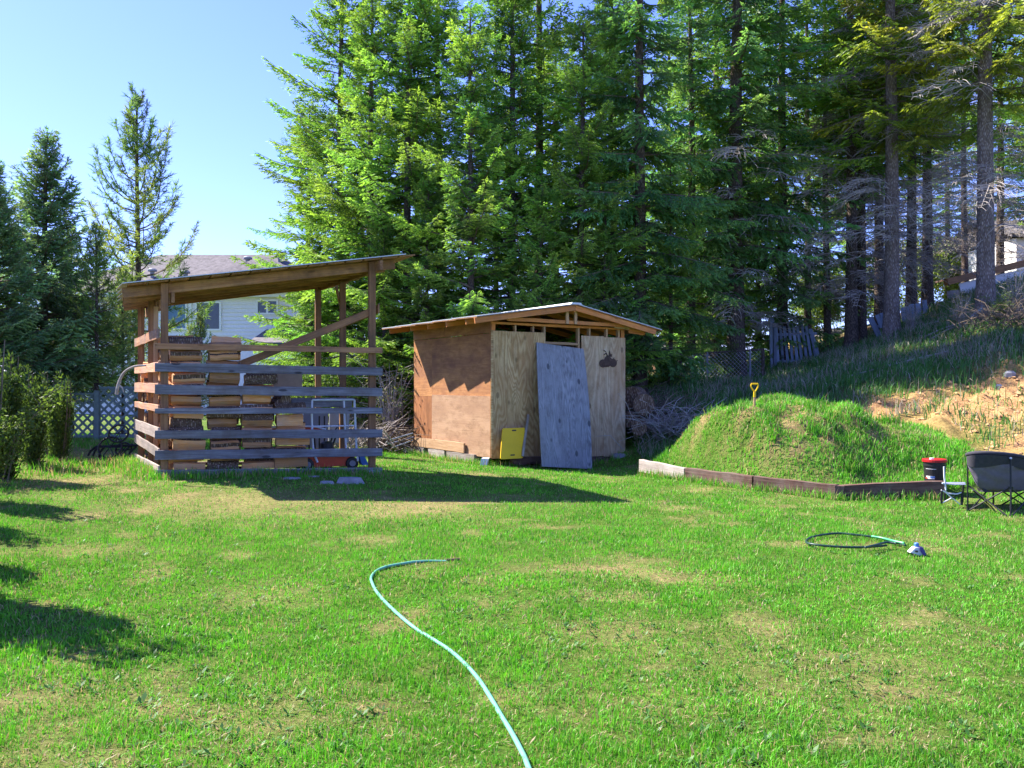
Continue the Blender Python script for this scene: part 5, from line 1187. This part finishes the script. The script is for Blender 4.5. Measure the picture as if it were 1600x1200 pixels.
i = np.arange(nu) * 3; g.add(band, [np.stack([i, i + 3, i + 4, i + 1], 1), np.stack([i + 1, i + 4, i + 5, i + 2], 1)]); g.build('upper_panel', M['fabric_dark'], cc, smooth=True)
g = G(); hexa(g, [q4(1537, 769, .25), q4(1588, 769, .25), q4(1596, 768, .72), q4(1530, 768, .72), q4(1535, 763, .25), q4(1590, 763, .25), q4(1600, 763, .72), q4(1526, 763, .72)]); g.build('seat', M['fabric_dark'], cc)
for nm, pts, r in (('pole', [q4(1512, 714, .30), q4(1512, 798, .30)], .010), ('pole', [q4(1579, 716, -.02), q4(1579.5, 806, -.10)], .011), ('pole', [q4(1552, 762, .62), q4(1552, 792, .66)], .011), ('pole', [q4(1622, 730, .30), q4(1623, 799, .30)], .010),
                   ('leg', [q4(1515, 760, .30), q4(1573, 806, -.10)], .010), ('leg', [q4(1513, 798, .30), q4(1577, 762, -.04)], .010), ('leg', [q4(1580, 764, -.04), q4(1622, 797, .30)], .010), ('leg', [q4(1582, 805, -.10), q4(1621, 762, .30)], .010),
                   ('leg', [q4(1517, 796, .32), q4(1545, 764, .60)], .009), ('leg', [q4(1520, 766, .32), q4(1554, 796, .66)], .009), ('leg', [q4(1556, 794, .66), q4(1608, 764, .32)], .009), ('leg', [q4(1560, 764, .62), q4(1611, 796, .32)], .009)):
    g = G(); tube(g, pts, r, 7); g.build(nm, M['black'], cc)
for px, py, dy in ((1512, 798, .30), (1579.5, 806, -.10), (1552, 793, .66), (1623, 799, .30)):
    g = G(); lathe(g, [(0, -.012), (.022, -.012), (.018, .02), (0, .022)], q4(px, py, dy), 10); g.build('foot', M['black'], cc)
g = G(); lathe(g, [(0, -.012), (.028, -.012), (.03, .012), (0, .014)], q4(1579, 762, -.035), 12); g.build('hub', M['black'], cc)
g = G(); lathe(g, [(0, 0), (.018, 0), (.015, .02), (0, .024)], q4(1579, 717, -.02), 10); g.build('pole_cap', M['steel'], cc)

# ------------------------------------------------------------------ hoses and sprinkler
def on_ground(pts, lift): return [Vector((p[0], p[1], h1(p[0], p[1]) + lift)) for p in pts]
def gp(px, py): Y = F * EYE / (py - 600); Y = F * (EYE - h1((px - 800) / F * Y, Y)) / (py - 600); return ((px - 800) / F * Y, Y)
hp = [(880, 1300), (835, 1225), (818, 1185), (800, 1150), (782, 1122), (764, 1090), (745, 1062), (722, 1037), (700, 1018), (672, 1000), (655, 990), (632, 972), (606, 948), (590, 930), (582, 915), (580, 905), (588, 895), (604, 888), (625, 884), (650, 880), (672, 877.5), (700, 876.5)]
pts = [gp(*q) for q in hp]
hq = spline(on_ground(pts, .014), 6); nq = len(hq); hq = [q - UP * max(0, .02 * (i - nq + 14) / 14) for i, q in enumerate(hq)]
g = G(); tube(g, hq, .011, 10); hose = tag(g.build('garden_hose', M['hose'], smooth=True), 'pale mint garden hose winding across the lawn in the foreground', 'hose')
e0, e1 = on_ground([gp(698, 876.5), gp(718, 875.5)], .006); g = G(); tube(g, [e0, e0.lerp(e1, .5), e0.lerp(e1, .55), e1], [.012, .012, .015, .015], 10); g.build('coupling', M['rust'], hose)
c2 = [[(1415, 858), (1395, 851), (1375, 845), (1355, 842), (1335, 840), (1310, 838), (1285, 840), (1266, 845), (1260, 852), (1275, 857), (1310, 860), (1350, 860), (1385, 858)], [(1413, 857), (1398, 853), (1380, 848), (1362, 845)], [(1400, 860), (1385, 858), (1370, 862), (1352, 866)]]
for k, (pp, m) in enumerate(zip(c2, ('hose_dark', 'hose_green', 'hose_dark'))):
    g = G(); tube(g, spline(on_ground([gp(*q) for q in pp], .032 + .014 * k), 6), .011, 8)
    tag(g.build('garden_hose', M[m], smooth=True), ('dark green hose lying in a long loop beside the sprinkler', 'bright green hose end joined to the sprinkler', 'short dark hose tail in front of the sprinkler')[k], 'hose')
spx, spy = gp(1432, 868); zz0 = h1(spx, spy)
spk = thing('lawn_sprinkler', 'white and purple sled sprinkler with blue knob at the end of the coiled hose', 'sprinkler', (spx, spy, zz0)); o5 = Vector((spx, spy, zz0)); ks = spy / F
def q5(dx, dz, dy=0.0): return o5 + Vector((dx * ks, dy, dz * ks))
g = G(); extrude(g, [(-12 * ks, 6 * ks), (-4 * ks, 14 * ks), (4 * ks, 14 * ks), (9 * ks, 2 * ks), (6 * ks, -0 * ks), (-4 * ks, 4 * ks)], o5 + Vector((0, -.03, 0)), (1, 0, 0), UP, (0, 1, 0), .06); g.build('base', M['white_block'], spk)
M['purple'] = plain('purple_plastic', (.075, .05, .22), rough=.4, var=.1, bump=0)
g = G(); extrude(g, [(1 * ks, 15 * ks), (6 * ks, 15 * ks), (12 * ks, 3 * ks), (8 * ks, 1.5 * ks), (2 * ks, 10 * ks)], o5 + Vector((0, -.045, 0)), (1, 0, 0), UP, (0, 1, 0), .09); g.build('side_cover', M['purple'], spk)
g = G(); lathe(g, [(0, 13 * ks), (2.6 * ks, 13 * ks), (3.6 * ks, 15 * ks), (3.6 * ks, 19 * ks), (2.4 * ks, 20.5 * ks), (0, 20.5 * ks)], o5 + Vector((.0, 0, 0)), 14); g.build('knob', M['blue'], spk)
for dy in (-.05, .05):
    g = G(); tube(g, [q5(-10, 2, dy), q5(0, .8, dy), q5(14, .8, dy)], .009, 6); g.build('runner', M['black'], spk)
g = G(); lathe(g, [(0, 7 * ks), (2.2 * ks, 7 * ks), (2.2 * ks, 9.5 * ks), (0, 9.5 * ks)], o5 + Vector((-3 * ks, -.035, 0)), 12); g.build('dial', M['black'], spk)

# ------------------------------------------------------------------ fences
def pl2(name, a, b, w_, th, nrm, mat, parent, **k): return plank(name, a, b, w_, th, nrm, M[mat], parent, segs=k.pop('segs', 2), **k)
lf = thing('lattice_fence', 'low green-grey lattice fence between the cedar shrubs and the wood shelter', 'fence', (-8.5, 16.2, h1(-8.5, 16.2)))
LY = 16.2; ztop, zbot = EYE - 14 / F * LY, EYE - 82 / F * LY
xs = [(60 - 800) / F * LY - 2.4, (60 - 800) / F * LY, (152 - 800) / F * LY, (213 - 800) / F * LY + .45]
for x in xs: pl2('post', (x, LY, zbot - .15), (x, LY, ztop + .05), .09, .09, (0, -1, 0), 'lattice', lf)
for k in range(3):
    x0, x1 = xs[k] + .05, xs[k + 1] - .05; top = ztop + (.12 if k == 2 else 0.0)
    for z in (zbot, top - .02): pl2('rail', (x0, LY, z), (x1, LY, z), .045, .04, (0, -1, 0), 'lattice', lf)
    g = G(); st = .175; hgt = top - zbot
    for s, yy in ((1, LY - .006), (-1, LY + .006)):
        for q in np.arange(x0 - hgt, x1 + hgt, st):
            # clip the 45 degree line to the panel
            pts = []
            for t in (0, 1):
                x = q + s * hgt * t if s > 0 else q + hgt - hgt * t if False else q + s * hgt * t; pts.append([x, zbot + hgt * t])
            (xa, za), (xb, zb_) = pts
            def cl(xc): return za + (zb_ - za) * (xc - xa) / (xb - xa)
            lo, hi = (xa, xb) if xa < xb else (xb, xa); lo2, hi2 = max(lo, x0), min(hi, x1)
            if hi2 - lo2 < .05: continue
            p, r_ = Vector((lo2, yy, cl(lo2))), Vector((hi2, yy, cl(hi2))); d = (r_ - p).normalized(); nn = Vector((-d.z, 0, d.x)) * .022
            hexa(g, [p - nn - Vector((0, .005, 0)), r_ - nn - Vector((0, .005, 0)), r_ - nn + Vector((0, .005, 0)), p - nn + Vector((0, .005, 0)), p + nn - Vector((0, .005, 0)), r_ + nn - Vector((0, .005, 0)), r_ + nn + Vector((0, .005, 0)), p + nn + Vector((0, .005, 0))])
    o = g.build('lattice_panel', M['lattice'], lf); o['kind'] = 'stuff'
# wire fence
wf = thing('wire_fence', 'old wire mesh fence with dark top rail behind the mound', 'fence', (5, 22.6, h1(5, 22.6)))
wp = [P(1010, 558, 22.2), P(1063, 555, 22.4), P(1105, 551.5, 22.6), P(1172, 547, 22.9), P(1192, 546, 23.0)]
for k, p in enumerate(wp):
    g = G(); z0 = h1(p.x, p.y); tube(g, [(p.x, p.y, z0 - .2), (p.x, p.y, p.z + .03)], .05 if k in (1, 4) else .03, 8); g.build('post', M['bark_dark'] if k in (1, 4) else M['grey_sheet'], wf)
for k in range(4):
    g = G(); tube(g, [wp[k], wp[k + 1]], .028, 6); g.build('top_rail', M['bark_dark'], wf)
g = G()
for k in range(4):
    a, b = wp[k], wp[k + 1]; n = int((b - a).length / .11)
    for s in (1, -1):
        for q in range(-10, n + 1):
            t0, t1 = q / n, (q + 10) / n
            if s < 0: t0, t1 = t1, t0
            f0, f1 = max(0, min(1, t0)), max(0, min(1, t1)); za = (f0 - t0) / (t1 - t0) * 1.1; zb = (f1 - t0) / (t1 - t0) * 1.1
            pa, pb = a.lerp(b, f0), a.lerp(b, f1); tube(g, [pa - UP * (1.12 - za), pb - UP * (1.12 - zb)], .0035, 3, 0, False)
o = g.build('wire_mesh', M['steel'], wf); o['kind'] = 'stuff'
# picket gate
GY = 25.0; pg = thing('picket_gate', 'leaning blue-grey picket gate with gaps under the firs', 'gate', (P(1243, 568, GY).x, GY, P(1243, 568, GY).z))
for k in range(9):
    t = k / 8; xt = 1212 + 54 * t; xb_ = 1216 + 60 * t; yt = 503 - 3 * t + (8 * (k % 3) / 2) + 14 * max(0, t - .6)
    pl2('picket', P(xb_, 567 - random.uniform(-1, 2), GY), P(xt, yt, GY), .082, .022, (0, -1, 0), 'picket', pg, rough=.006)
for y0, y1 in ((523, 521), (565, 563)): pl2('rail', P(1212, y0, GY + .04), P(1276, y1, GY + .04), .08, .04, (0, -1, 0), 'picket', pg)
pl2('brace', P(1266, 515, GY - .03), P(1279, 560, GY - .03), .13, .03, (0, -1, 0), 'picket', pg)
pl2('gate_post', P(1206, 580, GY), P(1205.5, 497, GY), .12, .12, (0, -1, 0), 'picket', pg)
pl2('gate_post', P(1211, 572, GY - .1), P(1210, 504, GY - .1), .08, .08, (0, -1, 0), 'picket', pg)
pr_ = thing('picket_fence', 'broken blue-grey pickets leaning at the grey pine trunk', 'fence', P(1380, 530, 24.0))
for x0, y0, x1, y1, w_ in ((1376, 530, 1359, 496, .16), (1378, 512, 1370, 492, .12), (1382, 511, 1377, 489, .12)): pl2('picket', P(x0, y0, 24.0), P(x1, y1, 24.0), w_, .025, (0, -1, 0), 'picket', pr_, rough=.006)
pl2('rail', P(1366, 511, 24.05), P(1392, 509, 24.05), .09, .03, (0, -1, 0), 'picket', pr_)
pf = thing('picket_fence', 'row of upright blue-grey pickets beside the trunks on the crest', 'fence', P(1425, 500, 26.0))
for x0, y0, x1, y1, w_ in ((1414, 503, 1411, 480, .17), (1427, 502, 1424, 475, .16), (1419, 503, 1417, 479, .12), (1436, 496, 1434, 474, .15), (1446, 490, 1444, 469, .14)): pl2('picket', P(x0, y0, 26.0), P(x1, y1, 26.0), w_, .025, (0, -1, 0), 'picket', pf, rough=.006)
pl2('rail', P(1408, 491, 26.05), P(1450, 480, 26.05), .09, .03, (0, -1, 0), 'picket', pf)

# ------------------------------------------------------------------ houses
HY = 43.0
def hp_(px, py, Y=HY): return P(px, py, Y)
hs = thing('white_house', 'two storey white sided house with brown shingle roof behind the wood shelter', 'house', (-17, HY + 4, 0))
x0, x1 = hp_(88, 0).x, hp_(505, 0).x; ze = hp_(0, 459).z; zr = hp_(0, 398, HY + 4.5).z
g = G(); box(g, ((x0 + x1) / 2, HY + 4.5, 1.4), x1 - x0, 9.0, 3.2); g.build('wall', M['siding'], hs)
x2 = hp_(252, 0).x
g = G(); box(g, ((x2 - 6 + x1) / 2, HY + 4.5, (3.0 + ze) / 2), x1 - x2 + 6, 8.98, ze - 3.0); g.build('wall', M['siding'], hs)
# clapboards as real laps on the face
for k, z in enumerate(np.arange(3.35, ze - .1, .20)):
    g = G(); hexa(g, [(x2 - 6, HY - .06, z), (x1, HY - .06, z), (x1, HY, z), (x2 - 6, HY, z), (x2 - 6, HY - .008, z + .2), (x1, HY - .008, z + .2), (x1, HY, z + .2), (x2 - 6, HY, z + .2)]); g.build('clapboard', M['siding'], hs)
# hipped roof with a cross hip towards the viewer
e = .5; xa, xb = x2 - 6.5, x1 + e; ya, yb_ = HY - e, HY + 9 + e; ym = HY + 4.5
V = [(xa, ya, ze), (xb, ya, ze), (xb, yb_, ze), (xa, yb_, ze), (xa + 4.5, ym, zr), (xb - 4.0, ym, zr)]
g = G(); g.add(V, [np.array([[0, 1, 5, 4], [2, 3, 4, 5]]), np.array([[1, 2, 5], [3, 0, 4]])]); g.build('roof', M['shingle'], hs)
# front gable hip over the right window
xp = hp_(392, 0).x; g = G(); ztop_ = hp_(392, 402, HY + 3.6).z
g.add([(xp - 4.3, HY - 1.0, ze + .05), (xp + 3.6, HY - 1.0, ze + .05), (xp, HY + 3.4, ztop_ - .1), (xp - 1.5, HY + 4.4, ztop_ - .1), (xp - 4.3, HY + 1.2, ze + .6), (xp + 3.6, HY + 1.2, ze + .6), (xp, HY + 2.3, ztop_ - .12)], [np.array([[0, 1, 6], [1, 5, 6], [0, 6, 4]]), np.array([[5, 2, 3, 6]])])
g.build('roof', M['shingle'], hs)
g = G(); box(g, ((xa + xb) / 2, ya + .0, ze - .1), xb - xa, .06, .22); g.build('fascia', M['trim'], hs)
g = G(); box(g, ((xa + xb) / 2, HY - .25, ze - .03), xb - xa, .5, .04); g.build('soffit', M['trim'], hs)
for px, py, Y in ((387, 406, HY + 2.6), (290, 428, HY + 1.2), (224, 403, HY + 3.6), (437, 401, HY + 3.5), (238, 425, HY + 1.4)):
    q = hp_(px, py, Y); g = G(); lathe(g, [(.10, -.35), (.12, .02), (.24, .03), (.24, .12), (.16, .18), (0, .2)], q, 14); g.build('roof_vent', M['grey_sheet'], hs)
def window(px0, px1, py0, py1, pane='pane', split=1, Y=HY):
    xa_, xb_, zb_, zt_ = hp_(px0, 0).x, hp_(px1, 0).x, hp_(0, py1).z, hp_(0, py0).z; g = G(); f = .09
    for (cx_, cz_, sx_, sz_) in (((xa_ + xb_) / 2, zt_ + f / 2, xb_ - xa_ + 2 * f, f), ((xa_ + xb_) / 2, zb_ - f / 2, xb_ - xa_ + 2 * f, f), (xa_ - f / 2, (zt_ + zb_) / 2, f, zt_ - zb_), (xb_ + f / 2, (zt_ + zb_) / 2, f, zt_ - zb_)): box(g, (cx_, Y - .07, cz_), sx_, .14, sz_)
    for k in range(1, split): box(g, (xa_ + (xb_ - xa_) * k / split, Y - .07, (zt_ + zb_) / 2), .1, .13, zt_ - zb_)
    fr = g.build('window', M['trim'], hs)
    for k in range(split):
        a, b = xa_ + (xb_ - xa_) * k / split + (.05 if k else 0), xa_ + (xb_ - xa_) * (k + 1) / split - (.05 if k < split - 1 else 0); g = G(); box(g, ((a + b) / 2, Y - .06, (zt_ + zb_) / 2), b - a, .06, zt_ - zb_); g.build('pane', M[pane], fr)
window(404, 433, 471, 489, 'pane', 2); window(258, 291, 474, 513, 'blind', 1); window(309, 344, 474, 514, 'pane', 1); window(176, 184, 576, 592, 'pane', 1); window(100, 118, 576, 592, 'pane', 1)
g = G(); box(g, (hp_(298, 0).x, HY - .07, (3.3 + ze) / 2), .16, .1, ze - 3.4); g.build('corner_trim', M['trim'], hs)
# garage wing with blue fascia
xg0, xg1 = hp_(395, 0, 40).x, hp_(512, 0, 40).x; zg = hp_(0, 541, 40).z
g = G(); box(g, ((xg0 + xg1) / 2, 41.4, (zg - .2) / 2 - .1), xg1 - xg0, 2.8, zg); g.build('garage_wall', M['trim'], hs)
g = G(); box(g, ((xg0 + xg1) / 2 + .1, 39.95, zg), xg1 - xg0 + .4, .1, .34); g.build('garage_fascia', M['bluetrim'], hs)
g = G(); g.add([(xg0 - .2, 39.8, zg + .18), (xg1 + .4, 39.8, zg + .18), (xg1 + .4, 42.9, zg + 1.0), (xg0 - .2, 42.9, zg + 1.0)], [np.array([[0, 1, 2, 3]])]); g.build('roof', M['shingle'], hs)
for k in range(4):
    g = G(); box(g, ((xg0 + xg1) / 2 + .2, 39.97, .35 + .55 * k), (xg1 - xg0) * .7, .05, .53); g.build('garage_door_panel', M['siding'], hs)
# brown house through the wire fence, yellow house through the pines, white outbuilding at right
def cottage(name, lab, px0, px1, ybase, yeave, yridge, Y, wall, roof, win=None, depth=5.0, over=.4):
    a, b = P(px0, yeave, Y), P(px1, yeave, Y); zb_ = P(0, ybase, Y).z; r = thing(name, lab, 'building', ((a.x + b.x) / 2, Y + depth / 2, zb_)); zr_ = P(0, yridge, Y).z + depth / 2 * 0
    g = G(); box(g, ((a.x + b.x) / 2, Y + depth / 2, (zb_ - .6 + a.z) / 2), b.x - a.x, depth, a.z - zb_ + .6); g.build('wall', M[wall], r)
    g = G(); x0_, x1_ = a.x - over, b.x + over; y0_, y1_ = Y - over, Y + depth + over; ym_ = Y + depth / 2
    V = [(x0_, y0_, a.z - .02), (x1_, y0_, a.z - .02), (x1_, ym_, zr_), (x0_, ym_, zr_), (x1_, y1_, a.z - .02), (x0_, y1_, a.z - .02)]; V += [(p[0], p[1], p[2] + .14) for p in V]
    g.add(V, [np.array([[6, 7, 8, 9], [9, 8, 10, 11], [0, 3, 2, 1], [3, 5, 4, 2], [0, 1, 7, 6], [5, 11, 10, 4], [0, 6, 9, 3], [3, 9, 11, 5], [1, 2, 8, 7], [2, 4, 10, 8]])]); g.build('roof', M[roof], r)
    if win:
        wx0, wx1, wy0, wy1 = win; p, q = P(wx0, wy1, Y), P(wx1, wy0, Y); g = G(); f = .08
        for c_, s_ in ((((p.x + q.x) / 2, Y - .04, q.z), (q.x - p.x + .1, .08, f)), (((p.x + q.x) / 2, Y - .04, p.z), (q.x - p.x + .1, .08, f)), ((p.x, Y - .04, (p.z + q.z) / 2), (f, .08, q.z - p.z)), ((q.x, Y - .04, (p.z + q.z) / 2), (f, .08, q.z - p.z)), (((p.x + q.x) / 2, Y - .04, (p.z + q.z) / 2), (f * .6, .07, q.z - p.z))): box(g, c_, *s_)
        fr = g.build('window', M['yellow_wall'] if wall == 'yellow_wall' else M['trim'], r); g = G(); box(g, ((p.x + q.x) / 2, Y - .012, (p.z + q.z) / 2), q.x - p.x - .08, .02, q.z - p.z - .08); g.build('pane', M['pane'], fr)
    return r
cottage('brown_building', 'low brown building with wide brown roof beyond the wire fence', 1024, 1122, 580, 558, 536, 31, 'brown_wall', 'shingle', (1040, 1052, 562, 572))
cottage('yellow_house', 'yellow walled house with pale roof seen between the pine trunks', 1262, 1330, 580, 531, 512, 36, 'yellow_wall', 'shingle', (1297, 1313, 539, 558))
cottage('white_outbuilding', 'white gabled outbuilding at the upper right edge of the picture', 1588, 1700, 425, 372, 330, 32, 'siding', 'shingle', None)
lt = thing('low_shelter', 'long low shelter with brown log edge and white boards behind the big pine', 'shelter', P(1560, 445, 27))
plank('log_beam', P(1478, 441, 27.0), P(1640, 402, 27.0), .22, .25, (0, -1, 0), M['post'], lt)
plank('white_board', P(1500, 452, 27.1), P(1640, 420, 27.1), .38, .05, (0, -1, 0), M['siding'], lt); plank('white_board', P(1480, 462, 27.15), P(1560, 452, 27.15), .3, .05, (0, -1, 0), M['tie_pale'], lt)
plank('roof_sheet', P(1478, 437, 27.6), P(1640, 398, 27.6), .05, 1.4, (0, -1, 0), M['tie'], lt)
g = G(); p = P(1527, 491, 20.6); tube(g, [p - Vector((.16, 0, .10)), p + Vector((.16, .1, .12))], .055, 12); tag(g.build('drain_pipe', plain('green_pipe', (.22, .32, .33), var=.1)), 'short pale green pipe at the foot of the big sunlit pine', 'pipe')
for k, (x0_, y0_, x1_, y1_, Y) in enumerate(((1440, 535, 1528, 478, 20.9), (1455, 520, 1520, 492, 20.6), (1330, 590, 1480, 575, 18.5), (1478, 470, 1440, 490, 22.5))):
    a, b = P(x0_, y0_, Y), P(x1_, y1_, Y); a.z = h1(a.x, a.y) + .06; b.z = h1(b.x, b.y) + .10; m_ = (a + b) / 2; m_.z = h1(m_.x, m_.y) + .12
    g = G(); tube(g, spline([a, m_, b], 5), [.022] * 11, 6); tag(g.build('fallen_branch', M['twig']), ('long fallen bough lying up the bank to the big pine', 'fallen bough below the pale green pipe', 'thin grey fallen branch lying across the bank above the mound', 'fallen bough on the crest of the bank')[k], 'branch')
# log rounds and cut brush right of the shed
for k, (px, py, Y, r, tilt) in enumerate(((990, 622, 18.0, .25, .2), (1006, 632, 17.7, .23, -.1), (986, 655, 17.7, .17, .3), (1000, 668, 17.3, .16, 0))):
    c = P(px, py, Y); c.z = c.z if k < 2 else max(c.z, h1(c.x, c.y) + r * .7); d = Vector((.25 + tilt, 1, 0)).normalized(); g = G(); tube(g, [c - d * .2, c + d * .25], [r, r * 1.02], 16)
    bb = g.build('log_round', M['logbark']); tag(bb, ('big dark log round leaning at the right side of the shed', 'second big log round right of the other', 'small log round low against the shed wall', 'small log round in front of the two big ones')[k], 'log', 'log rounds beside the shed')
def brush(name, px, Y, w_, h_, n, seed, lab, mat='twig', yd=.8):
    rg = np.random.default_rng(seed); g = G(); cx_ = (px - 800) / F * Y
    for k in range(n):
        x = cx_ + rg.normal(0, w_ / 3); y = Y + rg.normal(0, yd / 3); z = h1(x, y) if k % 4 == 0 else z
        a = rg.uniform(0, 6.3); L_ = rg.uniform(.3, 1.1); e = rg.uniform(.05, .9); d = np.array([math.cos(a) * math.cos(e), math.sin(a) * math.cos(e), math.sin(e)])
        p0 = np.array([x, y, z + rg.uniform(0, h_ * .4)]); sag = rg.uniform(.1, .5)
        tube(g, [p0, p0 + d * L_ * .5 + np.array([0, 0, .05]), p0 + d * L_ - np.array([0, 0, sag * L_ * .5])], [.010, .007, .004], 3, 0, False)
    return tag(g.build(name, M[mat]), lab, 'brushwood', kind='stuff')
brush('cut_brush', 1045, 17.6, 1.2, .5, 260, 41, 'heap of grey cut brushwood between the shed and the mound'); brush('cut_brush', 1010, 18.6, 1.2, .6, 200, 42, 'loose brushwood behind the log rounds', 'branch')
brush('cut_brush', 620, 19.0, 1.2, .7, 330, 43, 'tangle of dead twigs between the wood shelter and the shed', 'branch'); brush('cut_brush', 540, 18.6, 1.6, .6, 260, 44, 'dead twigs behind the wood shelter', 'twig'); brush('cut_brush', 1575, 19.2, 1.4, .5, 260, 45, 'dry roots and twigs hanging over the bank right of the big pine', 'branch', 1.2)
for px, py, Y, s, lb in ((1578, 588, 16.2, .10, 'pale stone on the upper edge of the bare bank'), (1560, 592, 16.0, .07, 'small pale stone beside the larger one on the bare bank')):
    q = P(px, py, Y); q.z = h1(q.x, q.y); g = G(); lathe(g, [(0, -.05), (s, -.05), (s * 1.1, s * .3), (s * .6, s * .75), (0, s * .8)], q, 7); tag(g.build('stone', M['stone']), lb, 'stone')
